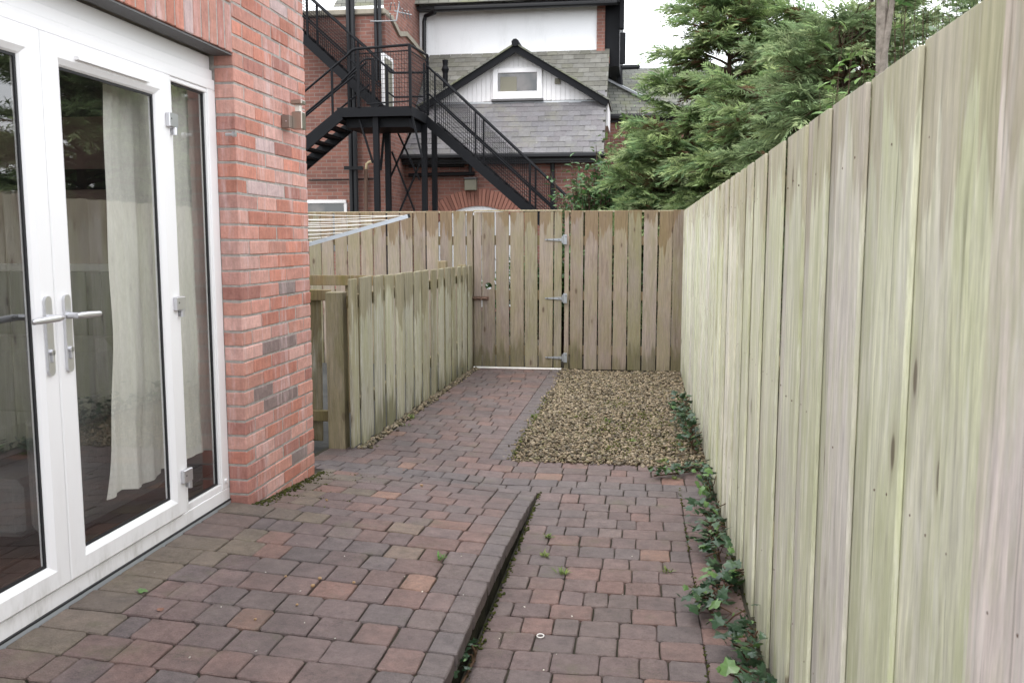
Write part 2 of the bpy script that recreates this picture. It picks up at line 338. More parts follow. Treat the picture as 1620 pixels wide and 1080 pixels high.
# ------------------------------------------------------------------ levels of the yard (metres, zero = ground at the far fence)
ZK = [(0, .128), (3.3, .122), (3.85, .106), (4.4, .07), (4.8, .03), (5.05, .004), (12, .0)]
ZW = [(0, .198), (3.95, .198), (4.15, .168), (4.9, .112), (5.3, .075), (5.8, .055), (10, .008)]
XH, XD, XF = -1.89, -1.985, .46
YB = 10.024
XK = -.585
def patio_z(x, y):
    t = min(1, max(0, (x - (-1.92)) / (XK + 1.92))); return lerp(pw(ZW, y), pw(ZK, y), t)
def yard_z(x, y):
    if y <= 5.05: return 0.0
    t = min(1, max(0, (x + 1.95) / 1.1)); return lerp(pw(ZW, y), 0.0, t)

g = MB(); g.add([(-150, -60, -.10), (150, -60, -.10), (150, 240, -.10), (-150, 240, -.10)], [(0, 1, 2, 3)])
tag(g.build('ground', M['soil']), kind='structure')
def sheet(name, x0, x1, y0, y1, fz, mat, dz, nx=14, ny=30, parent=None):
    m = MB(); xs = np.linspace(x0, x1, nx + 1); ys = np.linspace(y0, y1, ny + 1)
    vs = [(x, y, fz(x, y) + dz) for y in ys for x in xs]
    fs = [(j * (nx + 1) + i, j * (nx + 1) + i + 1, (j + 1) * (nx + 1) + i + 1, (j + 1) * (nx + 1) + i) for j in range(ny) for i in range(nx)]
    m.add(vs, fs); return m.build(name, mat, parent, fix=False)

PAL = [(.115, .080, .074), (.106, .077, .073), (.095, .077, .075), (.124, .080, .070), (.088, .076, .076), (.104, .082, .076), (.136, .081, .068), (.100, .073, .070)]
PAL_RARE = [(.20, .115, .080), (.165, .125, .092), (.175, .095, .072)]
PAL_GREEN = [(.125, .105, .072), (.115, .098, .068), (.135, .112, .082), (.105, .09, .066), (.12, .085, .07)]
PAL_BLUE = [(.088, .082, .084), (.096, .088, .087), (.082, .077, .079), (.092, .080, .078)]
def paver_mesh(L, D, H=.06, seed=0):
    r = random.Random(seed); hx, hy = L / 2, D / 2; c = .010; q = []
    for sx, sy, flip in ((-1, -1, 0), (1, -1, 1), (1, 1, 0), (-1, 1, 1)):
        a = [(sx * (hx - c * r.uniform(.5, 1.7)), sy * (hy - r.uniform(0, .003))), (sx * (hx - r.uniform(0, .003)), sy * (hy - c * r.uniform(.5, 1.7)))]
        if not flip: a.reverse()
        q += a
        nx_, ny_ = {(-1, -1): (0, -1), (1, -1): (1, 0), (1, 1): (0, 1), (-1, 1): (-1, 0)}[(sx, sy)]; o_ = r.uniform(-.25, .25)
        q.append((nx_ * (hx - r.uniform(0, .004)) + (o_ * L if nx_ == 0 else 0), ny_ * (hy - r.uniform(0, .004)) + (o_ * D if ny_ == 0 else 0)))
    vs = []; n = 12
    for z, k in ((-H, 0), (-.004, 0), (0, 1)):
        for x, y in q:
            kk = k * r.uniform(.002, .0055); l = math.hypot(x / hx, y / hy); vs.append((x - kk * x / hx, y - kk * y / hy, z + (r.uniform(-.0012, .0008) if z > -.02 else 0)))
    fs = [tuple(range(2 * n, 3 * n))]
    for a in range(2):
        for i in range(n): fs.append((a * n + i, a * n + (i + 1) % n, (a + 1) * n + (i + 1) % n, (a + 1) * n + i))
    return MB().add(vs, fs).mesh('paver', M['paver'])
_pv = {}
def paver(parent, x0, x1, y0, y1, fz, col, gap=.002):
    L = round((x1 - x0 - gap) * 100) / 100; D = round((y1 - y0 - gap) * 200) / 200; key = (L, D, random.randrange(4))
    if key not in _pv: _pv[key] = paver_mesh(max(L, .03), max(D, .03), seed=hash(key) % 99991)
    x, y = (x0 + x1) / 2, (y0 + y1) / 2; z = fz(x, y)
    sx = (fz(x + .05, y) - fz(x - .05, y)) / .1; sy = (fz(x, y + .05) - fz(x, y - .05)) / .1
    o = mesh_ob('paver', _pv[key], parent, (x, y, z + random.gauss(0, .0012)),
                (math.atan(sy) + random.gauss(0, .005), -math.atan(sx) + random.gauss(0, .005), random.gauss(0, .006)), col)
    return o
def pick(p_rare=.05):
    c = random.choice(PAL_RARE) if random.random() < p_rare else random.choice(PAL); k = random.uniform(.85, 1.2); return tuple(a * k for a in c)
def row(parent, x0, x1, y0, y1, fz, lens=(.125, .165, .205, .235), prare=.04, palf=None):
    x = x0; first = random.choice((.08, .11, .14, .16))
    while x < x1 - .01:
        L = first if x == x0 else random.choice(lens); 
        if x1 - (x + L) < .07: L = x1 - x
        col = palf((x + L / 2), (y0 + y1) / 2) if palf else pick(prare)
        paver(parent, x, x + L, y0, y1, fz, col); x += L

# raised patio with its edging
patio = sheet('raised_patio', -2.0, XK - .004, 1.2, 5.06, patio_z, M['bed'], -.012); tag(patio, kind='structure')
def patio_pal(x, y):
    if (x < -1.62 and random.random() < .35) or (3.9 < y < 4.9 and x < -1.5 and random.random() < .6): return random.choice(PAL_GREEN)
    if 3.0 < y < 4.75 and random.random() < .16: return random.choice(PAL_RARE)
    return pick(.05)
y = 1.3; edge_y = y
while y < 5.0:
    D = .158 if y + .16 + .07 < 5.05 else 5.05 - y
    xl = -1.975 if y < 3.9 else -1.885
    if y < 3.9:
        xl = -1.76 + random.uniform(-.03, .03); paver(patio, -1.975, xl, y, y + D, patio_z, random.choice(PAL_GREEN))
    j = random.choice((-.012, 0, .012))
    row(patio, xl, -.80 + j, y, y + D, patio_z, (.12, .14, .155, .17), .06, patio_pal)
    paver(patio, -.80 + j, -.678, y, y + D, patio_z, pick(.0))
    paver(patio, -.678, XK + .004, y, y + D, patio_z, random.choice(PAL_BLUE))
    y += D
k = MB(); ys = np.linspace(1.2, 5.05, 40)
poly = [(XK - .012, yy, -.03) for yy in ys] + [(XK - .012, yy, patio_z(XK, yy) - .012) for yy in reversed(ys)]
for i in range(39):
    a, b = ys[i], ys[i + 1]; za, zb = patio_z(XK, a) - .03, patio_z(XK, b) - .03
    j0, j1 = .006 * math.sin(a * 37), .006 * math.sin(b * 37)
    k.add([(XK - .006 + j0, a, -.03), (XK - .006 + j1, b, -.03), (XK - .006 - j1, b, max(zb, -.02)), (XK - .006 - j0, a, max(za, -.02))], [(0, 1, 2, 3)])
k.build('kerb_riser', M['kerb'], patio, fix=False)

# lower yard paving
yard = sheet('yard_paving', XK, XF + .02, 1.6, 5.06, lambda x, y: 0, M['bed'], -.012); tag(yard, kind='structure')
y = 1.75
while y < 5.04:
    D = min(random.choice((.136, .14, .146)), 5.05 - y)
    if 5.05 - (y + D) < .06: D = 5.05 - y
    row(yard, XK + .012, XF - .21, y, y + D, yard_z, (.12, .14, .155, .17, .10), .02)
    paver(yard, XF - .21, XF - .02, y, y + D, yard_z, pick(0)); y += D
cross = sheet('cross_paving', -2.15, XF + .02, 5.055, 5.80, yard_z, M['bed'], -.012); tag(cross, kind='structure')
y = 5.06
for D in (.13, .15, .15, .15, .145):
    row(cross, -2.1, XF - .06, y, y + D, yard_z, (.12, .14, .155, .17, .10), .03, None if y > 5.2 else (lambda x, y: random.choice(PAL_BLUE))); y += D
path = sheet('garden_path', -1.92, -.85, 5.79, 10.02, yard_z, M['bed'], -.012); tag(path, kind='structure')
y = 5.79
while y < 9.98:
    D = min(.148, 10.0 - y)
    row(path, -1.84, -1.0, y, y + D, yard_z, (.12, .14, .16, .175), .02); paver(path, -1.0, -.852, y, y + D, yard_z, random.choice(PAL_BLUE)); y += D

# gravel
ICO = None
def ico():
    t = (1 + 5 ** .5) / 2
    v = np.array([(-1, t, 0), (1, t, 0), (-1, -t, 0), (1, -t, 0), (0, -1, t), (0, 1, t), (0, -1, -t), (0, 1, -t), (t, 0, -1), (t, 0, 1), (-t, 0, -1), (-t, 0, 1)]) / math.sqrt(1 + t * t)
    f = np.array([(0, 11, 5), (0, 5, 1), (0, 1, 7), (0, 7, 10), (0, 10, 11), (1, 5, 9), (5, 11, 4), (11, 10, 2), (10, 7, 6), (7, 1, 8), (3, 9, 4), (3, 4, 2), (3, 2, 6), (3, 6, 8), (3, 8, 9), (4, 9, 5), (2, 4, 11), (6, 2, 10), (8, 6, 7), (9, 8, 1)])
    return v, f
IV, IF = ico()
def pebbles(name, pts, smin, smax, pal, mat, parent=None):
    n = len(pts); s = rng.uniform(smin, smax, (n, 1, 1)); ax = np.stack([rng.uniform(.8, 1.5, n), rng.uniform(.6, 1.0, n), rng.uniform(.4, .75, n)], 1)[:, None, :]
    V = IV[None] * ax * s * rng.uniform(.78, 1.2, (n, 12, 1))
    a = rng.uniform(0, 2 * np.pi, n); b = rng.normal(0, .45, n); ca, sa, cb, sb = np.cos(a), np.sin(a), np.cos(b), np.sin(b)
    x, yy, z = V[..., 0], V[..., 1], V[..., 2]; x, z = x * cb[:, None] + z * sb[:, None], -x * sb[:, None] + z * cb[:, None]
    x, yy = x * ca[:, None] - yy * sa[:, None], x * sa[:, None] + yy * ca[:, None]
    V = np.stack([x, yy, z], -1) + np.array(pts)[:, None, :]
    F = (IF[None] + (np.arange(n) * 12)[:, None, None]).reshape(-1, 3)
    c = np.array(pal)[rng.integers(0, len(pal), n)] * rng.uniform(.7, 1.3, (n, 1))
    return np_mesh(name, V.reshape(-1, 3), F, np.repeat(c, 12, 0), mat, parent)
def np_mesh(name, V, F, C, mat, parent=None):
    me = bpy.data.meshes.new(name); nv, nf, kk = len(V), len(F), F.shape[1]
    me.vertices.add(nv); me.vertices.foreach_set('co', np.ascontiguousarray(V, dtype=np.float32).ravel())
    me.loops.add(nf * kk); me.loops.foreach_set('vertex_index', np.ascontiguousarray(F, dtype=np.int32).ravel())
    me.polygons.add(nf); me.polygons.foreach_set('loop_start', np.arange(0, nf * kk, kk, dtype=np.int32)); me.polygons.foreach_set('loop_total', np.full(nf, kk, dtype=np.int32))
    me.update(calc_edges=True)
    if C is not None:
        at_ = me.color_attributes.new('col', 'FLOAT_COLOR', 'POINT')
        at_.data.foreach_set('color', np.concatenate([C, np.ones((nv, 1))], 1).astype(np.float32).ravel())
    me.materials.append(mat); me.validate(); return mesh_ob(name, me, parent)
gb = sheet('gravel_bed', -.85, XF + .02, 5.79, 10.03, lambda x, y: 0, M['gravelbed'], -.012); tag(gb, kind='structure')
STONE = [(.17, .15, .085), (.21, .165, .105), (.25, .195, .13), (.31, .25, .175), (.12, .095, .062), (.24, .19, .135), (.085, .07, .05), (.15, .13, .10), (.28, .235, .17)]
n = 20000; px_ = rng.uniform(-.845, XF - .01, n); py_ = rng.uniform(5.80, 10.0, n); px_[:260] = -.85 - np.abs(rng.normal(0, .035, 260)); py_[260:460] = 5.79 - np.abs(rng.normal(0, .03, 200))
o = pebbles('gravel', np.stack([px_, py_, rng.uniform(-.006, .012, n) + .010 * np.sin(px_ * 5) * np.sin(py_ * 4)], 1), .005, .0165, STONE, M['stones'])
tag(o, 'tan pea gravel filling the bed before the fence', 'gravel', kind='stuff')
n = 1100; py_ = rng.uniform(5.75, 9.95, n); px_ = -1.905 + np.abs(rng.normal(0, .035, n))
o = pebbles('gravel', np.stack([px_, py_, np.array([pw(ZW, q) for q in py_]) + rng.uniform(-.004, .012, n)], 1), .008, .017, STONE, M['stones'])
tag(o, 'thin line of stray gravel along the low slatted screen', 'gravel', kind='stuff')

# ------------------------------------------------------------------ fences
def board_mesh(w, th, h, mat, ch=.004, name='board', nseg=1):
    return MB().box((-w / 2, -th / 2, 0), (w / 2, th / 2, h), ch).mesh(name, mat)
# tall fence running beside the yard (boards lap alternately)
tall = empty('board_fence', (XF, 5.5, 0)); tag(tall, 'tall pale lichened board fence running beside the paving toward the gravel', 'fence')
FP = [(.66, .64, .535), (.61, .585, .525), (.63, .635, .495), (.56, .53, .485), (.70, .68, .59), (.58, .575, .47), (.62, .62, .49)]
edges = [.68, .86, 1.05, 1.235, 1.43, 1.62, 1.81, 1.975, 2.20, 2.35, 2.51, 2.67, 2.88, 3.06, 3.30, 3.49, 3.74]
while edges[-1] < 10.0: edges.append(edges[-1] + random.uniform(.10, .155))
for i in range(len(edges) - 1):
    a, b = edges[i], edges[i + 1]; w = b - a; proud = i % 2
    if i <= 3: proud = (1, 0, 1, 0)[i]
    ww = w + (.024 if proud else .006)
    me = board_mesh(ww, .011, 1.815 + (0 if proud else .0091) + random.uniform(-.001, .001), M['fence'], .0018)
    k = random.uniform(.86, 1.10) * (1.04 if proud else .92); c = random.choice(FP) if i > 4 else ((.64, .57, .54), (.64, .57, .54), (.64, .57, .54), (.67, .68, .50), (.69, .68, .55))[i]
    mesh_ob('board', me, tall, (0 + (0 if proud else .0125) + random.uniform(-.0007, .0007), (a + b) / 2 - 5.5, -.015), (random.gauss(0, .0006), random.gauss(0, .0015), R(90) + random.gauss(0, .006)), tuple(q * k for q in c))
nails = MB()
for i in range(len(edges) - 1):
    xx = -.0055 if (i % 2 if i > 3 else (1, 0, 1, 0)[i]) else .007
    for z in (.345, .995, 1.645):
        for q in (.25, .75):
            yq = lerp(edges[i], edges[i + 1], q) - 5.5 + random.gauss(0, .006); zq = z + random.gauss(0, .010)
            if random.random() < .6: nails.tube([(xx - .0012, yq, zq), (xx + .001, yq, zq)], .0026, 6)
nails.build('nail_heads', M['rust'], tall)['kind'] = 'stuff'
for z in (.3, .95, 1.6): MB().box((.0195, .6 - 5.5, z), (.07, 10 - 5.5, z + .09), .004).build('rail', M['rail'], tall, col=(.3, .24, .15))
for yy in (.9, 2.9, 4.9, 6.9, 8.9): MB().box((.071, yy - 5.5, -.1), (.165, yy - 5.5 + .095, 1.75), .004).build('post', M['rail'], tall, col=(.28, .22, .14))
# far fence: left run, gate, right run
BP = [(.26, .205, .165), (.30, .24, .20), (.23, .18, .14), (.275, .225, .17), (.25, .22, .155), (.32, .265, .235), (.215, .17, .14)]
def bcol(p=BP): k = random.uniform(.85, 1.15); return tuple(q * k for q in random.choice(p))
def back_run(name, label, ex, h=1.79):
    cx_ = (ex[0] + ex[-1]) / 2; f = empty(name, (cx_, YB, 0)); tag(f, label, 'fence')
    for a, b in zip(ex[:-1], ex[1:]):
        g_ = random.uniform(.010, .018); me = board_mesh(b - a - g_, .02, h + random.uniform(-.006, .006), M['back'])
        mesh_ob('board', me, f, ((a + b) / 2 - cx_, 0, .012), (random.gauss(0, .003), random.gauss(0, .003), random.gauss(0, .01)), bcol())
    for z in (.18, .80, 1.42): MB().box((ex[0] - cx_, .012, z), (ex[-1] - cx_, .056, z + .10), .003).build('rail', M['rail'], f, col=(.26, .19, .11))
    MB().box((ex[0] - cx_, .0105, h - .006), (ex[-1] - cx_, .034, h + .016), .003).build('top_rail', M['rail'], f, col=(.42, .36, .26))
    return f
left_run = back_run('rear_fence', 'brown gapped board fence behind the clothes airer and low screen', [-5.6 + .157 * i for i in range(int((5.6 - 1.93) / .157) + 1)] + [-1.905])
right_run = back_run('rear_fence', 'brown gapped board fence behind the gravel bed beside the gate hinges', [-.862, -.80, -.64, -.477, -.312, -.148, .016, .18, .342, XF + .03])
MB().box((-.98 - 0, .06, 0), (-.88, .15, 1.76), .004).build('post', M['rail'], right_run, col=(.26, .2, .12)).location.x = .06
MB().box((-.045, .058, 0), (.05, .15, 1.76), .004).build('post', M['rail'], left_run, col=(.26, .2, .12)).location.x = 1.80
# gate
gate = empty('garden_gate', (-1.37, YB - .012, 0)); tag(gate, 'brown board gate with three strap hinges and rusty bolt at the path end', 'gate')
gx = [at(740 + q / 4.318, 470, YB).x for q in (40, 98, 192, 288, 388, 483, 585, 645)]
for i, (a, b) in enumerate(zip(gx[:-1], gx[1:])):
    w = b - a - .014; h = 1.765
    if i == 1:                       # the board with the round finger hole
        hx, hz = at(773.6, 453.5, YB).x - (a + b) / 2, at(773.6, 453.5, YB).z - .02; r_ = .040; m = MB()
        m.box((-w / 2, -.01, 0), (w / 2, .01, hz - .06)); m.box((-w / 2, -.01, hz + .06), (w / 2, .01, h))
        n_ = 24; circ = [(hx + r_ * math.cos(2 * math.pi * q / n_), hz + r_ * math.sin(2 * math.pi * q / n_)) for q in range(n_)]
        def edge_pt(q):
            an = 2 * math.pi * q / n_; c_, s_ = math.cos(an), math.sin(an)
            tx = ((w / 2 - hx) if c_ > 0 else (-w / 2 - hx)) / c_ if abs(c_) > 1e-6 else 1e9; tz = (.06 if s_ > 0 else -.06) / s_ if abs(s_) > 1e-6 else 1e9
            t_ = min(tx, tz); return (hx + c_ * t_, hz + s_ * t_)
        rect = [edge_pt(q) for q in range(n_)]
        vs = [(x, -.01, z) for x, z in circ] + [(x, -.01, z) for x, z in rect] + [(x, .01, z) for x, z in circ] + [(x, .01, z) for x, z in rect]; fs = []
        for q in range(n_):
            q2 = (q + 1) % n_; fs += [(q, q2, n_ + q2, n_ + q), (2 * n_ + q, 3 * n_ + q, 3 * n_ + q2, 2 * n_ + q2), (q, 2 * n_ + q, 2 * n_ + q2, q2), (n_ + q, n_ + q2, 3 * n_ + q2, 3 * n_ + q)]
        m.add(vs, fs); me = m.mesh('board', M['back'])
    else: me = board_mesh(w, .02, h, M['back'])
    mesh_ob('board', me, gate, ((a + b) / 2 + 1.37, 0, .028), (0, random.gauss(0, .002), 0), bcol())
for z in (.16, .80, 1.42): MB().box((gx[0] + 1.37 + .01, .012, z), (gx[-1] + 1.37 - .01, .055, z + .11), .003).build('rail', M['rail'], gate, col=(.26, .19, .11))
MB().box((gx[0] + 1.37, -.03, .006), (gx[-1] + 1.37, .02, .022), .003).build('threshold_strip', M['line'], gate)
MB().box((gx[0] + 1.37 + .002, .0, 1.80), (gx[-1] + 1.37 - .002, .03, 1.816), .002).build('top_edge', M['rail'], gate, col=(.42, .36, .26))
for py in (379, 471.6, 565):
    z = at(890, py, YB).z; xr = at(893, py, YB).x + 1.37; m = MB()
    m.prism([(xr - .22, -.016, z - .005), (xr - .03, -.016, z - .017), (xr - .03, -.016, z + .017), (xr - .22, -.016, z + .005)], (0, -.005, 0))
    m.box((xr - .012, -.022, z - .055), (xr + .032, -.016, z + .055), .002); m.tube([(xr - .02, -.024, z - .04), (xr - .02, -.024, z + .04)], .009, 8)
    h_ = m.build('strap_hinge', M['galv'], gate)
    s_ = MB()
    for dx in (-.19, -.12, -.06, .02): s_.tube([(xr + dx, -.0275, z + (.03 if dx > 0 else 0)), (xr + dx, -.0205, z + (.03 if dx > 0 else 0))], .006, 6)
    s_.build('screw', M['lintel'], h_)
zb = at(770, 471.5, YB).z; m = MB(); xb = gx[0] + 1.37
m.tube([(xb - .05, -.035, zb), (xb + .16, -.035, zb)], .010, 8); b_ = m.build('bolt', M['rust'], gate)
m = MB(); m.box((xb + .0, -.016, zb - .022), (xb + .185, -.011, zb + .022), .002)
for dx in (.02, .09, .15): m.box((xb + dx, -.048, zb - .014), (xb + dx + .018, -.015, zb + .014), .003)
m.tube([(xb + .10, -.035, zb), (xb + .10, -.06, zb - .02)], .006, 6); m.build('bolt_plate', M['rust'], b_)
m = MB(); m.box((xb - .06, -.05, zb - .025), (xb - .018, -.013, zb + .025), .003); m.build('bolt_keep', M['rust'], b_)

# low slatted screen of the bin store
low = empty('low_screen', (-1.935, 5.75, 0)); tag(low, 'low green tinged close board screen with corner post beside the path', 'fence')
GP = [(.40, .375, .29), (.36, .34, .265), (.43, .41, .335), (.33, .30, .22), (.41, .39, .31)]
yy = 5.66; i = 0
while yy < 9.95:
    w = random.uniform(.125, .17); w = min(w, 9.97 - yy); zb_ = pw(ZW, yy) + .015; h = lerp(1.222, 1.195, (yy - 5.7) / 4.2) - zb_
    if w > .05:
        me = board_mesh(w + (.012 if i % 2 else -.006), .017, h + random.uniform(-.004, .004), M['bin'])
        mesh_ob('board', me, low, (.03 + (.009 if i % 2 else -.013), yy + w / 2 - 5.75, zb_), (random.gauss(0, .003), random.gauss(0, .004), R(90)), bcol(GP))
    yy += w; i += 1
for z in (.3, 1.02): MB().box((-.035, 0, z), (.006, 4.2, z + .085), .003).build('rail', M['rail'], low, col=(.24, .19, .10))
MB().box((-.165, -.05, -.05), (-.045, .055, 1.13), .006).build('post', M['rail'], low, col=(.30, .25, .17))
MB().box((-.12, 3.1, -.05), (-.036, 3.2, 1.265), .005).build('post', M['rail'], low, col=(.24, .19, .11))
MB().box((-.12, 4.1, -.05), (-.036, 4.2, 1.20), .005).build('post', M['rail'], low, col=(.24, .19, .11))
# its short return toward the house
ret = empty('screen_return', (-2.35, 5.80, 0)); tag(ret, 'short rail backed screen between the brick pier and corner post', 'fence')
for a, b in ((-2.32, -2.195), (-2.47, -2.335), (-2.63, -2.485), (-2.80, -2.645)):
    mesh_ob('board', board_mesh(b - a, .02, 1.02, M['bin']), ret, ((a + b) / 2 + 2.35, .055, .075), (0, random.gauss(0, .004), 0), random.choice([(.26, .20, .12), (.22, .18, .10)]))
for z in (1.065, .225): MB().box((-.55, 0, z), (.245, .044, z + .075), .004).build('rail', M['rail'], ret, col=(.25, .19, .10))
xr_ = empty('cross_rail', (-2.6, 7.6, 0)); tag(xr_, 'dark brown cross boards on posts behind the short screen', 'fence')
MB().box((-1.2, 0, 1.075), (.03, .025, 1.165), .003).build('board', M['rail'], xr_, col=(.20, .14, .07)); MB().box((.04, 0, 1.075), (.54, .025, 1.165), .003).build('board', M['rail'], xr_, col=(.21, .15, .08))
MB().box((-.02, .027, 0), (.09, .12, 1.14), .003).build('post', M['rail'], xr_, col=(.2, .15, .09))
tag(sheet('store_floor', -5.4, -1.95, 5.6, 10.0, lambda x, y: .03, M['asphalt'], 0, 4, 4), kind='structure')

# ------------------------------------------------------------------ house
house = empty('brick_house', (-3.5, 3.0, 0)); tag(house, 'red brick house wall with white glazed doors', 'house'); HO = Vector((3.5, -3.0, 0))
def hb(m, name, mat, parent=house, **k):       # build in world numbers, parent under the house
    o = m.build(name, mat, parent, **k)
    if parent is house: o.location = HO
    return o
ROWH = .0729; Z0 = .236 - 3 * ROWH; ZT = 3.06; JT = .009; YC, YE = 4.0, 4.893
m = MB(); m.box((-2.07, YC + .003, -.1), (XH - .0035, YE - .004, ZT)); m.box((-5.6, YE - .26, -.1), (-2.071, YE - .006, ZT))
m.box((-2.12, 1.0, 2.345), (XH - .0035, YC + .0025, ZT)); m.box((-2.12, -1.5, -.1), (XH - .006, 1.45, ZT - .001)); m.box((-5.6, -1.5, -.1), (-5.4, YE - .2605, ZT)); m.box((-5.4, -1.5, -.1), (-5.0, -1.3, ZT)); m.box((-2.5, -1.5, -.1), (-2.121, -1.3, ZT)); m.box((-5.0, -1.5, 2.3), (-2.5, -1.3, ZT)); m.box((-5.0, -1.5, -.1), (-2.5, -1.3, .55))  # opening in the unseen near end wall, added to light the room
wall = hb(m, 'wall', M['mortar'])
RB = [(.47, .235, .19), (.50, .28, .235), (.44, .195, .145), (.54, .325, .285), (.48, .245, .195), (.46, .25, .215), (.49, .215, .16), (.42, .18, .135), (.37, .175, .145)]
def rbcol(r=random):
    q = r.random()
    if q < .02: return (.24, .19, .18)
    if q < .05: return (.48, .36, .35)
    k = r.uniform(.88, 1.12); return tuple(c * k for c in r.choice(RB))
_bk = {}
def brick_mesh(a, b, c):
    key = (round(a, 3), round(b, 3), round(c, 3), random.randrange(3))
    if key not in _bk:
        m_ = MB().box((-a / 2, -b / 2, -c / 2), (a / 2, b / 2, c / 2), .004); r = random.Random(hash(key)); m_.v = [(x + r.uniform(-.0015, .0015), y + r.uniform(-.0015, .0015), z + r.uniform(-.0015, .0015)) for x, y, z in m_.v]
        _bk[key] = m_.mesh('brick', M['brick'])
    return _bk[key]
def brick(x0, x1, y0, y1, z0, z1, col=None):
    o = mesh_ob('brick', brick_mesh(x1 - x0, y1 - y0, z1 - z0), wall, ((x0 + x1) / 2 + random.gauss(0, .0012), (y0 + y1) / 2, (z0 + z1) / 2), (random.gauss(0, .004), 0, random.gauss(0, .004)), col or rbcol()); return o
BL = (YE - YC + JT) / 4
darkset = {(13, 1), (14, 1), (14, 2), (15, 2), (12, 3), (13, 2)}
rw = 0; z = Z0
while z + ROWH < ZT + .01:
    y = YC; off = rw % 2; lens = [BL] * 4 if not off else [BL / 2] + [BL] * 3 + [BL / 2]
    for i_, L in enumerate(lens):
        col = None
        if .52 + Z0 < z < .52 + Z0 + 5 * ROWH and i_ in (1, 2) and random.random() < .36: col = (.22, .165, .155)
        brick(-1.988 if i_ == 0 else -1.96, XH, y, y + L - JT, z + JT / 2, z + ROWH - JT / 2, col); y += L
    z += ROWH; rw += 1
zs = 2.338
y = YC - .004
while y > 1.75:
    brick(-1.96, XH + random.uniform(-.001, .002), y - ROWH + JT, y, zs, zs + .213); y -= ROWH
z = zs + .213 + JT; rw = 0
while z + ROWH < 2.95:
    y = YC - JT / 2 - (BL / 2 if rw % 2 else 0)
    while y > 1.9: brick(-1.96, XH, y - BL + JT, y, z, z + ROWH - JT); y -= BL
    z += ROWH; rw += 1
m = MB(); m.box((-1.985, 1.40, 2.327), (XH - .006, YC + .10 - .1, 2.334)); m.box((-1.99, 1.40, 2.3355), (-1.962, YC, 2.40)); hb(m, 'lintel', M['lintel'])
m = MB(); m.box((-5.9, -1.8, ZT + .001), (-1.76, YE + .15, ZT + .16), .01); hb(m, 'roof_edge', M['clad'])
# ---- glazed door set
def fx(m, y0, y1, z0, z1, xa, xb, ch=.003): m.box((xa, y0, z0), (xb, y1, z1), ch); return m
ZS = .212                                   # underside of frame
m = MB(); fx(m, 1.452, 3.998, 2.262, 2.325, -2.03, XD - .022); fx(m, 1.452, 3.998, 2.216, 2.2615, -2.03, XD - .011); fx(m, 1.452, 3.998, 2.168, 2.2155, -2.03, XD)
fx(m, 1.452, 3.998, ZS + .001, .274, -2.03, XD); fx(m, 3.925, 3.998, .2745, 2.1675, -2.03, XD); fx(m, 3.56, 3.60, .2745, 2.1675, -2.03, XD); fx(m, 1.452, 1.52, .2745, 2.1675, -2.03, XD); fx(m, 1.88, 1.94, .2745, 2.1675, -2.03, XD)
fr = hb(m, 'door_frame', M['upvc'])
m = MB(); fx(m, 1.452, 3.998, .168, ZS, -2.09, XD + .006); sl = hb(m, 'door_sill', M['lead'])
m = MB(); fx(m, 1.452, 3.998, ZS - .004, ZS + .0035, -2.07, XD + .0075, .001); m.build('sill_strip', M['gasket'], fr)  # thin black strip where the frame meets the sill
def sash(name, y0, y1, gy0, gy1, z0, z1, gz0, gz1, lab=None):
    """leaf: bevelled profile round a glass pane"""
    X0, X1 = -2.012, XD + .016; o = empty(name, (0, 0, 0), parent=house); o.location = HO
    m = MB(); prof = [(0, X0), (0, X1 - .004), (.004, X1), (.75, X1), (.94, X1 - .012), (1.0, X1 - .020), (1.0, X0)]
    def ringpt(t, xx):
        a0, a1 = lerp(y0, gy0, t), lerp(y1, gy1, t); b0, b1 = lerp(z0, gz0, t), lerp(z1, gz1, t); return [(xx, a0, b0), (xx, a1, b0), (xx, a1, b1), (xx, a0, b1)]
    vs = []; fs = []
    prof[2] = (.04, X1)
    for t, xx in prof: vs += ringpt(t, xx)
    npf = len(prof)
    for i in range(npf):
        j = (i + 1) % npf
        for q in range(4): fs.append((i * 4 + q, i * 4 + (q + 1) % 4, j * 4 + (q + 1) % 4, j * 4 + q))
    m.add(vs, fs); m.build('leaf_frame', M['upvc'], o)
    m = MB(); gk = .009
    for a in ((gy0, gy0 + gk, gz0, gz1), (gy1 - gk, gy1, gz0, gz1), (gy0 + gk, gy1 - gk, gz0, gz0 + gk), (gy0 + gk, gy1 - gk, gz1 - gk, gz1)): m.box((X1 - .030, a[0], a[2]), (X1 - .0225, a[1], a[3]))
    m.build('gasket', M['gasket'], o)
    m = MB(); xg = X1 - .028; m.add([(xg, gy0 + .002, gz0 + .002), (xg, gy1 - .002, gz0 + .002), (xg, gy1 - .002, gz1 - .002), (xg, gy0 + .002, gz1 - .002)], [(0, 1, 2, 3)]); m.build('pane', M['glass'], o, fix=False)
    return o
doorR = sash('door', 2.752, 3.556, 2.862, 3.462, .284, 2.163, .366, 2.068)
doorL = sash('door', 1.945, 2.748, 2.045, 2.655, .284, 2.163, .366, 2.068)
m = MB()
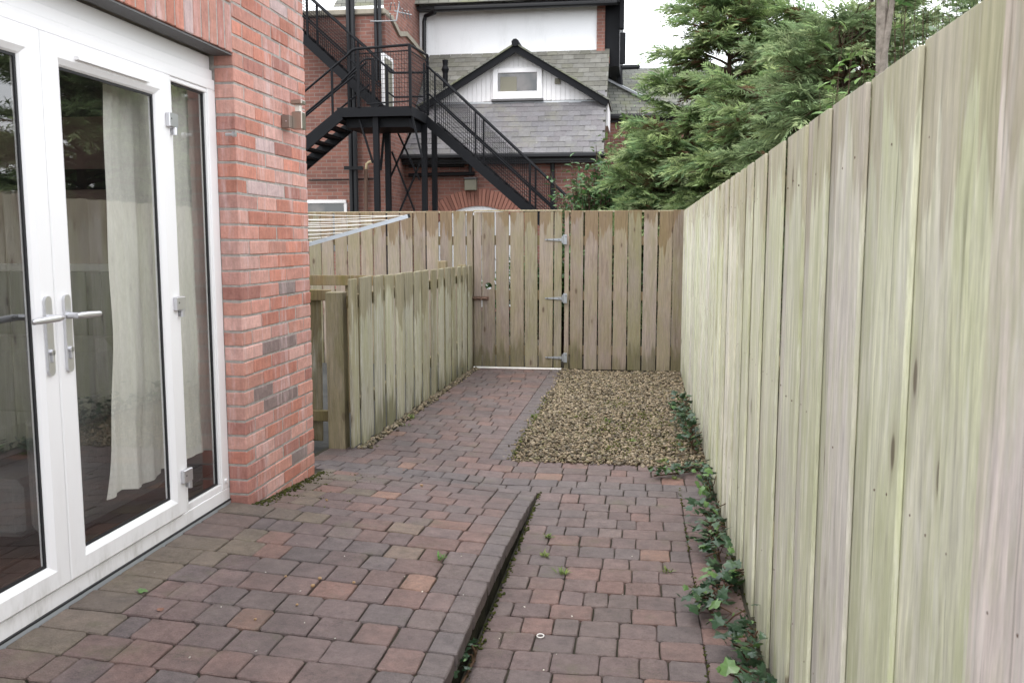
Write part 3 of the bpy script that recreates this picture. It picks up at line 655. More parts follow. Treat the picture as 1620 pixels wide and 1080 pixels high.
def sidelight(y0, y1):
    o = empty('side_light', (0, 0, 0), parent=house); o.location = HO; m = MB(); z0, z1 = .274, 2.168; X1 = XD + .003
    for a in ((y0, y0 + .012, z0 + .032, z1 - .02), (y1 - .012, y1, z0 + .032, z1 - .02), (y0, y1, z0, z0 + .032), (y0, y1, z1 - .02, z1)): m.box((-2.02, a[0], a[2] + .0005), (X1 - .008, a[1], a[3] - .0005), .003)
    m.build('bead', M['upvc'], o); m = MB(); gk = .008; a0, a1, b0, b1 = y0 + .012, y1 - .012, z0 + .032, z1 - .02
    for a in ((a0, a0 + gk, b0, b1), (a1 - gk, a1, b0, b1), (a0 + gk, a1 - gk, b0, b0 + gk), (a0 + gk, a1 - gk, b1 - gk, b1)): m.box((X1 - .030, a[0], a[2]), (X1 - .02, a[1], a[3]))
    m.build('gasket', M['gasket'], o); m = MB(); xg = X1 - .026; m.add([(xg, a0, b0), (xg, a1, b0), (xg, a1, b1), (xg, a0, b1)], [(0, 1, 2, 3)]); m.build('pane', M['glass'], o, fix=False); return o
sidelight(3.5995, 3.9255); sidelight(1.52, 1.88)
XS = XD + .016
def handle(parent, yc, zc, dr):
    m = MB(); h2 = .118; pts = []
    for q in range(9): a = math.pi * q / 8; pts.append((XS, yc + .0165 * math.cos(a), zc + h2 + .0165 * math.sin(a)))
    for q in range(9): a = math.pi + math.pi * q / 8; pts.append((XS, yc + .0165 * math.cos(a), zc - h2 + .0165 * math.sin(a)))
    m.prism(pts, (.011, 0, 0)); zz = zc + .062
    m.tube([(XS + .01, yc, zz), (XS + .05, yc, zz)], .011, 10)
    m.tube([(XS + .05, yc - dr * .012, zz), (XS + .052, yc + dr * .012, zz), (XS + .05, yc + dr * .06, zz - .001), (XS + .046, yc + dr * .125, zz - .003), (XS + .045, yc + dr * .132, zz - .003)], [.008, .012, .0115, .0095, .005], 10)
    m.tube([(XS + .01, yc, zc - .055), (XS + .020, yc, zc - .055)], .010, 10); m.box((XS + .01, yc - .005, zc - .088), (XS + .020, yc + .005, zc - .055), .002)
    h = m.build('handle', M['silver'], parent, smooth=False); m = MB(); m.box((XS + .0195, yc - .0012, zc - .062), (XS + .0206, yc + .0012, zc - .048)); m.build('keyhole', M['gasket'], h)
hz = atX(105, 527, XS).z
handle(doorR, 2.800, hz, 1); handle(doorL, 2.700, atX(67, 533, XS).z, -1)
for (px, py) in ((265, 190), (275, 481), (290, 753)):
    p = atX(px, py, XS); m = MB(); yc = 3.556; m.box((XS, yc - .040, p.z - .028), (XS + .020, yc + .030, p.z + .030), .003); m.tube([(XS + .012, yc + .012, p.z - .058), (XS + .012, yc + .012, p.z - .027)], .011, 10); m.box((XD + .001, yc + .006, p.z - .056), (XD + .018, yc + .036, p.z - .0285), .002)
    h = m.build('hinge', M['silver'], doorR); m = MB(); m.tube([(XS + .0195, yc - .026, p.z + .005), (XS + .0212, yc - .026, p.z + .005)], .004, 6); m.build('screw', M['lintel'], h)
m = MB(); p0, p1 = atX(118, 92, XS), atX(232, 128, XS); m.prism([(XS, p0.y, p0.z + .010), (XS + .016, p0.y, p0.z + .004), (XS + .016, p0.y, p0.z - .006), (XS, p0.y, p0.z - .006)], (0, p1.y - p0.y, 0)); m.build('trickle_vent', M['upvc'], doorR)
m = MB(); m.tube([(XD, 3.96, .315), (XD + .008, 3.96, .315)], .011, 10); m.build('drain_cap', M['upvc'], fr)
# ---- room behind the glass
m = MB(); m.box((-5.39, -1.29, .10), (-2.122, YE - .262, .205)); fl = hb(m, 'room_floor', M['floorwood'])
x = -5.38
while x < -2.14:
    m = MB(); m.box((x, -1.28, .2055), (min(x + .138, -2.125), YE - .264, .216), .003); o = m.build('plank', M['floorwood'], fl); x += .14
m = MB(); m.box((-5.39, YE - .275, .217), (-2.072, YE - .2615, 2.55)); rwall = hb(m, 'room_wall', M['wallpaint'])
m = MB(); m.box((-5.398, -1.29, .217), (-5.385, YE - .276, 2.55)); hb(m, 'room_wall', M['wallpaint'])
m = MB(); m.box((-5.395, -1.295, 2.551), (-2.1, YE - .2615, 2.60)); hb(m, 'room_ceiling', M['ceil'])
m = MB(); x = -5.38
while x < -2.2: m.box((x, YE - .290, .217), (x + .092, YE - .2755, 1.30), .004); x += .095
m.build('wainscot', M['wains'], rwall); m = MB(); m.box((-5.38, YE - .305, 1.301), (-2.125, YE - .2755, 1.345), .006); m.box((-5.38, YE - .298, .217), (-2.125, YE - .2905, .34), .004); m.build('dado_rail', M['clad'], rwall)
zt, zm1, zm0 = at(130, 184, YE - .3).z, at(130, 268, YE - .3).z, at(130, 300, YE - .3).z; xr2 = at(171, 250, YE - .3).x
m = MB(); m.box((-4.4, YE - .30, zt), (-2.122, YE - .276, 2.55)); m.box((xr2, YE - .30, 1.35), (-2.122, YE - .276, zt - .001)); m.build('reflection_and_strip', M['wains'], rwall)  # upper box: trees' dark reflection painted as a panel; right box: dark strip
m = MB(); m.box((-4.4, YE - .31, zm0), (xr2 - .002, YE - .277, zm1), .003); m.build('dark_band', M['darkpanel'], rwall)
cur = empty('curtain', (-2.30, 4.0, .25)); tag(cur, 'long cream curtain hanging behind the right glazed door', 'curtain')
m = MB(); NU, NV = 150, 40; vs = []
czb = atX(180, 790, -2.10).z; cy0, cy1 = atX(178, 795, -2.10).y, atX(170, 130, -2.10).y
for j in range(NV + 1):
    v = j / NV
    for i in range(NU + 1):
        u = i / NU; yc = lerp(lerp(cy0, cy1, v) + .03 * math.sin(v * 6.0) * (1 - v), 4.52, u); A = .014 * (.7 + .5 * (1 - v))
        xx = -2.105 + A * math.sin(u * 52 + 1.3 * math.sin(v * 3 + u * 9)) + .006 * math.sin(u * 117 + v * 5) + .006 * math.sin(v * 23 + u * 15) * (1 - v) - .02 * (1 - v) * max(0, 1 - u * 6)
        vs.append((xx + 2.30, yc - 4.0, lerp(lerp(czb, czb + .03, u) + .012 * math.sin(u * 26), 2.42, v) - .25))
m.add(vs, [(j * (NU + 1) + i, j * (NU + 1) + i + 1, (j + 1) * (NU + 1) + i + 1, (j + 1) * (NU + 1) + i) for j in range(NV) for i in range(NU)]); m.build('cloth', M['curtain'], cur, smooth=True, fix=False)
m = MB(); m.tube([(.13, -.75, 2.19), (.13, .55, 2.19)], .014, 8); m.build('pole', M['lampmetal'], cur)
sofa = empty('sofa', (-3.25, 3.55, .217)); tag(sofa, 'grey upholstered sofa indoors behind the door at the picture edge', 'sofa')
m = MB(); m.box((-.8, -.42, .06), (.8, .42, .30), .03); m.build('base', M['sofa'], sofa)
for x in (-.62, .01): m = MB(); m.box((x, -.44, .305), (x + .61, .22, .46), .05); m.build('seat_cushion', M['sofa'], sofa)
m = MB(); m.box((-.8, .225, .305), (.8, .44, .80), .06); m.build('backrest', M['sofa'], sofa)
for s_ in (-1, 1): m = MB(); m.box((s_ * .81, -.42, .06), (s_ * .98, .42, .58), .05); m.build('armrest', M['sofa'], sofa)

# wall lamp on the pier
lp = atX(452, 193, XH); lamp = empty('wall_lamp', (XH, lp.y, lp.z)); tag(lamp, 'brushed steel square wall lamp on the brick pier', 'lamp')
m = MB(); m.box((0.001, -.062, -.038), (.046, -.0215, .028), .002); m.build('back_plate', M['bronze'], lamp)
m = MB(); m.tube([(.028, -.0625, -.004), (.028, -.0645, -.004)], .004, 8); m.build('screw', M['silver'], lamp)
m = MB(); m.box((.040, -.020, -.042), (.098, .038, .050), .004); m.build('body', M['lampmetal'], lamp)
m = MB(); m.box((.054, -.005, .050), (.084, .023, .088), .003); m.build('lens', M['lens'], lamp)
m = MB(); m.box((.038, -.022, .0885), (.100, .040, .112), .004); m.build('cap', M['lampmetal'], lamp)
m = MB(); m.tube([(0, 0, 0), (.035, 0, 0)], [.008, .008], 8); m.tube([(.035, 0, 0), (.05, 0, 0)], [.014, .012], 8)
hk = m.build('door_stop', M['silver']); hk.location = (-1.985 + .06, 3.9985 - .03, atX(345, 215, XD).z); tag(hk, 'small round metal knob stop beside the door frame', 'door stop')

# ------------------------------------------------------------------ rotary clothes airer behind the pier
air = empty('clothes_airer', (-3.62, 7.35, .03)); tag(air, 'rotary clothes airer arm strung with pale lines behind the pier', 'clothes airer')
tip = at(645, 342, 7.9) - Vector((-3.62, 7.35, .03)); hub = Vector((0, 0, 1.20))
m = MB(); m.tube([(0, 0, 0), (0, 0, 1.9)], .022, 10); m.build('mast', M['alu'], air)
m = MB(); m.tube([(0, 0, 1.12), (0, 0, 1.26)], .045, 10); m.build('hub', M['blackplastic'], air)
a0 = math.atan2(tip.y, tip.x); rr = math.hypot(tip.x, tip.y); arms = []
for q in range(4):
    e = Vector((rr * math.cos(a0 + q * math.pi / 2), rr * math.sin(a0 + q * math.pi / 2), tip.z)); arms.append(e)
    m = MB(); m.bar(hub, e, .022, .034); ar = m.build('arm', M['alu'], air); d = (e - hub).normalized(); m = MB(); m.bar(e, e + d * .022, .024, .036); m.build('end_cap', M['blackplastic'], ar)
for q in range(4):
    m = MB(); a, b = arms[q], arms[(q + 1) % 4]
    for s in np.linspace(.30, .97, 9):
        p1, p2 = hub.lerp(a, s) + Vector((0, 0, .018)), hub.lerp(b, s) + Vector((0, 0, .018)); mid = (p1 + p2) / 2 - Vector((0, 0, .02)); m.tube([p1, (p1 + mid) / 2 - Vector((0, 0, .006)), mid, (p2 + mid) / 2 - Vector((0, 0, .006)), p2], .0034, 5)
    m.build('washing_line', M['line'], air)

# ------------------------------------------------------------------ old building beyond the fence
BO = Vector((-3.5, 20, 0)); bld = empty('old_building', BO); tag(bld, 'old brick and white rendered building with slate roofs beyond the fence', 'building')
def bb(m, name, mat, parent=bld, **k):
    o = m.build(name, mat, parent, **k)
    if parent is bld: o.location = -BO
    return o
def m_far_slate(name):
    t = NT(name); p = t.geo('Position'); x, y, z = t.sep(p); b = t.n('ShaderNodeTexBrick'); t.put(b.inputs['Vector'], t.comb(t.math('ADD', x, t.math('MULTIPLY', y, .2)), t.math('MULTIPLY', z, 1.4), 0.0))
    b.inputs['Scale'].default_value = 1; b.inputs['Brick Width'].default_value = .24; b.inputs['Row Height'].default_value = .13; b.inputs['Mortar Size'].default_value = .008
    t.put(b.inputs['Color1'], (.20, .20, .17)); t.put(b.inputs['Color2'], (.13, .135, .12)); t.put(b.inputs['Mortar'], (.05, .05, .045))
    k = t.math('MULTIPLY_ADD', t.noise(p, 3, 5), 1.0, .5); c = t.mix(1.0, b.outputs[0], t.comb(k, k, k), 'MULTIPLY')
    c = t.mix(t.math('MULTIPLY', t.smooth(t.noise(p, 1.5, 5), .5, .65), .5), c, (.17, .18, .09)); t.bump(b.outputs[1], .4, .01); return t.fin(c, .7, .3)
t_ = NT('dark_glass'); n_g = t_.noise(t_.geo('Position'), 2.2, 2); M['darkglass'] = t_.fin(t_.ramp(n_g, [(.40, (.03, .036, .038)), (.60, (.11, .10, .095))]), .06, .9)
M['farslate'] = m_far_slate('far_slate'); M['slatemix'] = m_attr('mossy_slate', .6, .35, 0, .35, 12)
YW = 19.4                                    # lower front wall
xs_ = at(678, 105, 21.7).x                   # side wall of the brick wing
xv = at(955, 243, 19.1).x                    # verge of the lower roof
m = MB(); m.box((xs_ - .02, YW, -.1), (xv - .03, YW + .3, 3.25)); bb(m, 'wall', M['farbrick'])
ze = at(800, 243, 19.1).z
# slates: eave at Y 19.1 climbing at 45 degrees
S2 = math.sqrt(.5); SX0, SX1 = xs_ + .02, xv
def slope_pt(x, s, lift=0.0): return Vector((x, 19.12 + s * S2 - lift * S2, ze + s * S2 + lift * S2))
m = MB(); m.add([slope_pt(SX0, 0, -.02), slope_pt(SX1, 0, -.02), slope_pt(SX1, 3.75, -.02), slope_pt(SX0, 3.75, -.02)], [(0, 1, 2, 3)])
m.add([slope_pt(SX0, 0, -.12), slope_pt(SX1, 0, -.12), slope_pt(SX1, 3.75, -.12), slope_pt(SX0, 3.75, -.12)], [(3, 2, 1, 0)])
roof = bb(m, 'roof', M['slatebed'])
SPAL = [(.145, .14, .148), (.138, .134, .142), (.155, .15, .157), (.134, .13, .13), (.145, .136, .143), (.165, .16, .163)]
sw, se = .262, .178; sm = MB().box((-.1285, 0, 0), (.1285, .30, .010)).mesh('slate', M['slate'])
s = 0; r_ = 0
while s < 1.98:
    x = SX0 - (sw / 2 if r_ % 2 else 0)
    while x < SX1 - .02:
        a, b = max(x, SX0), min(x + sw, SX1)
        if b - a > .06:
            k = random.uniform(.9, 1.1); c = random.choice(SPAL); p = slope_pt((a + b) / 2, s, .004 + random.uniform(0, .008))
            o = mesh_ob('slate', sm, roof, p, (R(45 - 2.4) + random.gauss(0, .01), 0, random.gauss(0, .006)), tuple(q * k for q in c)); o.scale.x = (b - a) / sw
        x += sw
    s += se; r_ += 1
m = MB(); UP = [(.14, .136, .118), (.15, .147, .13), (.128, .124, .105), (.165, .162, .146), (.132, .13, .105)]
while s < 3.7:
    x = SX0 - (sw / 2 if r_ % 2 else 0)
    while x < SX1 - .02:
        a, b = max(x, SX0) + .003, min(x + sw, SX1) - .003; k = random.uniform(.8, 1.2); c = tuple(q * k for q in random.choice(UP)); h = .004 + random.uniform(0, .006)
        p = [slope_pt(a, s, h + .012), slope_pt(b, s, h + .012), slope_pt(b, s + .24, h), slope_pt(a, s + .24, h), slope_pt(a, s, h), slope_pt(b, s, h)]
        m.add(p, [(0, 1, 2, 3), (4, 5, 1, 0)], c); x += sw
    s += se; r_ += 1
us = m.build('slate_course', M['slatemix'], roof, fix=False); us['kind'] = 'stuff'
m = MB(); m.box((xs_, 18.98, ze - .10), (xv + .05, 19.10, ze - .01), .02); m.box((xs_, 19.10, ze - .16), (xv + .02, 19.14, ze - .02)); m.box((xs_, 19.14, ze - .20), (xv, YW, ze - .165)); bb(m, 'gutter', M['blackplastic'])
# white rendered wall and its roof edge
yw = 21.75; xl, xr = at(664, 60, yw).x, at(944, 60, yw).x; zb0 = at(800, 100, yw).z - .4
m = MB(); m.box((xl - .5, yw, zb0), (xr, yw + .3, 8.2)); bb(m, 'rendered_wall', M['render'])
m = MB(); m.box((xr + .001, yw - .05, zb0 - .2), (at(957, 60, yw).x, yw + .3, 8.2)); m.box((xr + .0, yw - .18, at(950, 92, yw).z - .16), (at(965, 60, yw).x, yw - .051, at(950, 92, yw).z), .01); bb(m, 'brick_corner', M['farbrick'])
x0, x1 = at(957, 60, yw).x + .002, at(980, 60, yw).x
m = MB(); m.box((x0, yw + .02, at(970, 105, yw).z), (x1, yw + 4, 8.2)); bb(m, 'gable_soffit', M['blackmetal'])
m = MB(); m.box((x1 + .001, yw - .25, at(970, 50, yw).z), (x1 + .11, yw - .1, 8.2), .01); m.box((x1 + .02, yw - .2, at(970, 104, yw).z), (x1 + .15, yw - .09, at(970, 55, yw).z), .01); bb(m, 'barge_board', M['blackmetal'])
zg = at(800, 10, yw - .4).z; m = MB(); m.tube([(at(688, 10, yw - .4).x, yw - .4, zg), (at(976, 6, yw - .4).x, yw - .4, zg)], .075, 10); m.box((xl - .3, yw - .33, zg + .02), (x1, yw - .01, zg + .09)); bb(m, 'gutter', M['blackplastic'])
m = MB(); m.prism([(xl - 2, yw - .5, zg + .1), (x1 + .05, yw - .5, zg + .1), (x1 + .05, yw + 2.5, zg + 2.2), (xl - 2, yw + 2.5, zg + 2.2)], (0, .1, .12)); bb(m, 'main_roof', M['farslate'])
m = MB(); pp = [(690, 12), (688, 20), (673, 26), (671, 34), (671, 100)]; m.tube([at(a, b, yw - .35 + .2 * (i > 1)) for i, (a, b) in enumerate(pp)], .05, 8); bb(m, 'downpipe', M['blackplastic'])
# vent pipe standing on the roof
vp = slope_pt(at(707, 140, 20.8).x, 2.15); m = MB(); zz = vp.z - .15; m.tube([(vp.x, vp.y, zz), (vp.x, vp.y, zz + .70)], .06, 10); m.tube([(vp.x, vp.y, zz + .62), (vp.x, vp.y, zz + .70), (vp.x, vp.y, zz + .72), (vp.x, vp.y, zz + .80)], [.06, .085, .085, .055], 10); m.tube([(vp.x, vp.y, zz + .80), (vp.x, vp.y, zz + .92)], [.055, .07], 10); bb(m, 'vent_pipe', M['blackmetal'])
# dormer
yd = 20.38; A = at(818, 76, yd); Lf = at(668, 172, yd); Rf = at(962, 162, yd); zbase = at(818, 166, yd).z
nb = 40; x0, x1 = Lf.x, Rf.x
drm = MB(); drm.prism([(x0, yd + .03, zbase - .5), (x1, yd + .03, zbase - .5), (x1, yd + .03, Rf.z), (A.x, yd + .03, A.z - .02), (x0, yd + .03, Lf.z)], (0, 1.4, 0)); dormer = bb(drm, 'dormer', M['clad'])
def ztop(x): return (lerp(Lf.z, A.z, (x - x0) / (A.x - x0)) if x < A.x else lerp(A.z, Rf.z, (x - A.x) / (x1 - A.x))) - .05
for i in range(nb):
    a, b = lerp(x0, x1, i / nb) + .004, lerp(x0, x1, (i + 1) / nb) - .004
    if min(ztop(a), ztop(b)) < zbase + .02: continue
    MB().prism([(a, yd + .029, zbase), (b, yd + .029, zbase), (b, yd + .029, ztop(b)), (a, yd + .029, ztop(a))], (0, -.02, 0)).build('cladding_board', M['clad'], dormer)
for P in (Lf, Rf):
    d = Vector((P.x - A.x, 0, P.z - A.z)); e = A + d * 1.02; nrm = Vector((-d.z, 0, d.x)).normalized(); nrm = nrm if nrm.z > 0 else -nrm
    m = MB(); q = [A + Vector((0, -.26, .02)), e + Vector((0, -.26, .02)), e + Vector((0, -.26, .02)) - nrm * .14, A + Vector((0, -.26, .02)) - Vector((0, 0, .17))]; m.prism(q, (0, .06, 0)); m.build('barge_board', M['blackmetal'], dormer)
    m = MB(); q = [A + Vector((0, -.30, .06)), e + Vector((0, -.30, .06)), e + Vector((0, -.30, .02)), A + Vector((0, -.30, .021))]; m.prism(q, (0, 1.9, 0)); m.build('roof_slope', M['farslate'], dormer)
m = MB(); m.tube([A + Vector((0, -.33, .05)), A + Vector((0, 1.6, .05))], .085, 8); m.build('ridge_tile', M['blackmetal'], dormer)
wa, wb = at(780, 158, yd), at(858, 107, yd); ga, gb2 = at(788, 146, yd), at(850, 115, yd); win = empty('window', parent=dormer); yf = yd - .03
m = MB()
for a in ((wa.x, ga.x, wa.z, wb.z), (gb2.x, wb.x, wa.z, wb.z), (ga.x + .0005, gb2.x - .0005, wa.z, ga.z), (ga.x + .0005, gb2.x - .0005, gb2.z, wb.z)): m.box((a[0], yf - .03, a[2]), (a[1], yf + .036, a[3]), .008)
m.build('window', M['upvc'], dormer); m = MB(); m.box((ga.x, yf + .01, ga.z), (gb2.x, yf + .018, gb2.z)); m.build('pane', M['darkglass'], dormer); m = MB(); m.box((lerp(ga.x, gb2.x, .06), yf + .002, ga.z), (lerp(ga.x, gb2.x, .48), yf + .0095, lerp(ga.z, gb2.z, .80)), .002); m.build('blind', M['boxgrey'], dormer)
m = MB(); m.box((wa.x - .03, yf - .06, wa.z - .05), (wb.x + .03, yf + .03, wa.z - .003), .005); m.build('sill', M['lintel'], dormer); bpy.data.objects.remove(win)
v = at(882, 129, yd); m = MB(); m.box((v.x - .06, yf - .015, v.z - .06), (v.x + .06, yf + .03, v.z + .06), .005); m.build('vent_grille', M['boxgrey'], dormer)
m = MB(); zf = zbase - .02; m.prism([(x0 + .1, yd - .02, zbase + .06), (x1 - .05, yd - .02, zbase + .06), (x1 - .05, yd - .12, zbase - .10), (x0 + .1, yd - .12, zbase - .10)], (0, .008, .012)); m.build('flashing', M['lead'], dormer)
# arched opening in the lower wall
ca = at(757, 326, YW); c0, c1 = at(695, 345, YW), at(820, 345, YW); half = (c1.x - c0.x) / 2; xc = (c0.x + c1.x) / 2; rise = .34; rad = (half ** 2 + rise ** 2) / (2 * rise); zc = ca.z - rad
ang = math.asin(half / rad) * 1.12; m = MB(); N = 30
for i in range(N):
    t0, t1 = lerp(-ang, ang, i / N) + .004, lerp(-ang, ang, (i + 1) / N) - .004; q = []
    for t, r in ((t0, rad), (t1, rad), (t1, rad + .36), (t0, rad + .36)): q.append((xc + r * math.sin(t), YW - .001, zc + r * math.cos(t)))
    k = random.uniform(.75, 1.2); m.prism(q, (0, -.03 - random.uniform(0, .006), 0), (.31 * k, .145 * k, .11 * k))
arch = bb(m, 'arch_bricks', M['stones']); arch['kind'] = 'stuff'
q = [(xc + rad * math.sin(t), YW - .002, zc + rad * math.cos(t)) for t in np.linspace(-ang * .98, ang * .98, 17)] + [(xc + half, YW - .002, 0), (xc - half, YW - .002, 0)]
m = MB(); m.prism(q, (0, -.012, 0)); bb(m, 'arched_door', M['render'])
b0 = at(746, 293, YW); m = MB(); m.box((b0.x - .13, YW - .16, b0.z - .12), (b0.x + .13, YW - .001, b0.z + .12), .01); bx = bb(m, 'junction_box', M['boxgrey']); m = MB(); m.box((b0.x - .14, YW - .18, b0.z + .121), (b0.x + .14, YW - .001, b0.z + .16), .006); m.build('lid', M['lintel'], bx)
m = MB(); m.tube([(xs_ + .1, YW - .08, at(700, 277, YW).z), (at(752, 277, YW).x, YW - .08, at(750, 275, YW).z)], .045, 8); m.tube([(xs_ + .1, YW - .07, at(700, 262, YW).z), (at(735, 262, YW).x, YW - .07, at(735, 262, YW).z)], .04, 8); m.tube([(at(745, 277, YW).x, YW - .08, at(745, 277, YW).z), (at(745, 250, YW).x, YW - .08, at(745, 248, YW).z)], .04, 8); bb(m, 'waste_pipe', M['blackplastic'])
p = at(874, 250, YW - .1); m = MB(); m.tube([(p.x, YW - .12, p.z), (p.x, YW - .08, p.z - .3), (p.x, YW - .08, .1)], .05, 8); bb(m, 'downpipe', M['blackplastic'])
# brick wing on the side of the fire escape
yf0 = 18.0; zt0 = at(520, 27, yf0).z; xf1 = xs_
m = MB(); m.box((-11, yf0, -.1), (xf1, yf0 + .3, zt0)); bb(m, 'wall', M['farbrick'])
m = MB(); m.box((-11, yf0 - .08, zt0 + .001), (xf1 + .02, yf0 + .36, zt0 + .12), .02); bb(m, 'coping', M['stone'])
k1, k2, k3 = atX(630, 57, xf1), atX(641, 57, xf1), atX(681, 104, xf1)
side = [(xf1, yf0 + .301, -.1), (xf1, yw - .01, -.1), (xf1, yw - .01, k3.z), (xf1, k2.y, k2.z), (xf1, k1.y, k1.z), (xf1, yf0 + .301, zt0)]
m = MB(); m.prism([Vector(q) for q in side], (-.3, 0, 0)); bb(m, 'side_wall', M['farbrick'])
m = MB(); ch_ = [(xf1 - .15, yf0 + .36, zt0 + .04), (xf1 - .15, k1.y, k1.z + .04), (xf1 - .15, k2.y, k2.z + .04), (xf1 - .15, k3.y, k3.z + .04)]
for a, b in zip(ch_[:-1], ch_[1:]): m.bar(a, b, .40, .10)
bb(m, 'coping', M['stone'])
xt = at(664, 30, yw).x; yt0 = atX(628, 30, xt).y; m = MB(); m.box((xt - .3, yt0, 3), (xt, yw - .02, 9.5)); bb(m, 'tall_wall', M['farbrick'])
m = MB(); a, b = at(487, 322, yf0), at(545, 322, yf0); m.box((a.x - .6, yf0 - .02, a.z - 1.0), (b.x, yf0 - .001, a.z)); w_ = bb(m, 'window', M['darkglass']); m = MB(); m.box((a.x - .6, yf0 - .05, a.z + .001), (b.x + .05, yf0 - .001, a.z + .07), .005); m.box((b.x + .001, yf0 - .04, a.z - 1), (b.x + .06, yf0 - .001, a.z)); m.build('frame', M['clad'], w_)
def pipe2(pxs, y0, y1, Y, r):
    m = MB()
    for px in pxs: m.tube([at(px, y0, Y), Vector((at(px, y0, Y).x, Y, at(px, y1, Y).z))], r, 8)
    return m
bb(pipe2((549, 556), -60, 345, yf0 - .14, .048), 'soil_pipe', M['blackplastic']); bb(pipe2((593, 599), -60, 128, yf0 - .12, .038), 'downpipe', M['blackplastic'])
m = MB(); m.bar(at(545, 266, yf0 - .2), at(574, 266, yf0 - .2), .07); bb(m, 'pipe_branch', M['blackplastic'])
m = MB(); m.tube([at(579, 345, yf0 - .1), at(579, 268, yf0 - .1)], .04, 8); pq = bb(m, 'rusty_pipe', M['rust']); m = MB(); m.tube([at(579, 268, yf0 - .1), at(580, 260, yf0 - .1), at(583, 257, yf0 - .1), at(587, 256, yf0 - .1)], .028, 8); m.build('elbow', M['yellow'], pq)
m = MB(); m.tube([at(488, 285, yf0 - .04), at(545, 284, yf0 - .04), at(592, 283, yf0 - .04)], .015, 6); bb(m, 'cable', M['blackplastic'])
dr = atX(613, 95, xf1); d0, d1 = atX(604, 80, xf1), atX(614, 170, xf1); m = MB(); zd = atX(606, 84, xf1).z; m.box((xf1 - .02, d0.y, 3.95), (xf1 + .03, d0.y + .75, zd), .01); dd = bb(m, 'door', M['clad']); m = MB(); m.box((xf1 + .031, d0.y + .07, 4.0), (xf1 + .04, d0.y + .62, zd - .08)); m.build('door_leaf', M['boxgrey'], dd)
# right hand wing
ywr = 22.3; m = MB(); xa = at(958, 200, ywr).x; zer = at(1000, 186, ywr).z; m.box((xa - .3, ywr, -.1), (4.5, ywr + .3, zer - .1)); bb(m, 'wall', M['farbrick'])
m = MB(); m.tube([(xa - .2, ywr - .15, zer), (4.6, ywr - .15, zer)], .075, 8); m.box((xa - .2, ywr - .08, zer - .12), (4.6, ywr - .01, zer + .02)); bb(m, 'gutter', M['blackplastic'])
e0, e1 = Vector((xa - .2, ywr - .1, zer + .06)), Vector((4.6, ywr - .1, zer + .06)); r0, r1 = at(960, 128, ywr + 1.1), at(1050, 172, ywr + .35)
m = MB(); m.prism([e0, e1, r1, r0], (0, .03, -.04)); bb(m, 'lean_roof', M['farslate'])
m = MB(); m.bar(r0 + Vector((0, -.03, .04)), r1 + Vector((0, -.03, .04)), .16, .05); bb(m, 'flashing', M['lead'])
p0, p1, p2, p3 = at(955, 145, ywr + 1.3), at(1150, 185, ywr + 1.3), at(1150, 108, ywr + 3.4), at(955, 108, ywr + 3.4)
m = MB(); m.prism([p0, p1, p2, p3], (0, .06, -.05)); bb(m, 'rear_roof', M['farslate'])
m = MB(); m.tube([at(979, 107, ywr + .9), at(981, 135, ywr + .9)], .08, 8); m.tube([at(981, 107, ywr + .9), at(1010, 106, ywr + 1.5)], .06, 8); bb(m, 'gutter_end', M['blackmetal'])

# aerial on the wing
ant = empty('tv_aerial', at(588, 34, yf0 - .2)); tag(ant, 'silver television aerial sticking out from the pipe on the brick wing', 'aerial'); AO = -ant.location
def ap(m, nm): o = m.build(nm, M['galv'], ant); o.location = AO
m = MB(); m.tube([at(586, 34, yf0 - .2), at(604, 34, yf0 - .2), at(627, 33, yf0 - .2)], .012, 6); ap(m, 'boom_arm')
m = MB(); m.tube([at(624, 18, yf0 - .2), at(651, 24, yf0 - .2)], .012, 6); m.tube([at(627, 33, yf0 - .2), at(632, 4, yf0 - .2)], .014, 6)
for px, py in ((626, 10), (633, 8), (638, 19), (643, 22), (648, 23)): m.tube([at(px - 2, py - 5, yf0 - .3), at(px + 1, py + 8, yf0 - .1)], .009, 5)
m.tube([at(619, 5, yf0 - .3), at(617, 16, yf0 - .1)], .011, 5); m.tube([at(617, 22, yf0 - .3), at(619, 32, yf0 - .1)], .011, 5); ap(m, 'elements')

# ------------------------------------------------------------------ fire escape
fe = empty('fire_escape', (-4.2, 17, 0)); tag(fe, 'black steel fire escape with mesh railings and platform against the building', 'staircase'); FO = Vector((4.2, -17, 0))
def fb(m, name, mat=None, **k): o = m.build(name, mat or M['blackmetal'], fe, **k); o.location = FO; return o
Y1, Y2 = 16.0, 17.25; zp = at(651, 168, Y1).z; xp0, xp1 = at(533, 175, Y1).x, at(651, 168, Y1).x
m = MB(); m.box((xp0, Y1, zp - .17), (xp1, Y1 + .05, zp)); m.box((xp0, Y2 - .05, zp - .17), (xp1, Y2, zp)); m.box((xp0, Y1 + .051, zp - .17), (xp0 + .05, Y2 - .051, zp)); m.box((xp1 - .05, Y1 + .051, zp - .17), (xp1, Y2 - .051, zp)); m.box((xp0 + .051, Y1 + .051, zp - .08), (xp1 - .051, Y2 - .051, zp - .02)); m.box((xp0 + .1, Y1 + .2, zp - .34), (xp1 - .1, Y2 - .1, zp - .171)); fb(m, 'platform')
def poly(pts, r, n=6): return MB().tube([at(*p) for p in pts], r, n)
def wires(ta, tb, ba, bb_, nv, nh, w=.007):
    m = MB()
    for i in range(nv + 1): t = i / nv; m.bar(ta.lerp(tb, t), ba.lerp(bb_, t), w)
    for j in range(1, nh): t = j / nh; m.bar(ta.lerp(ba, t), tb.lerp(bb_, t), w)
    fb(m, 'mesh_panel')
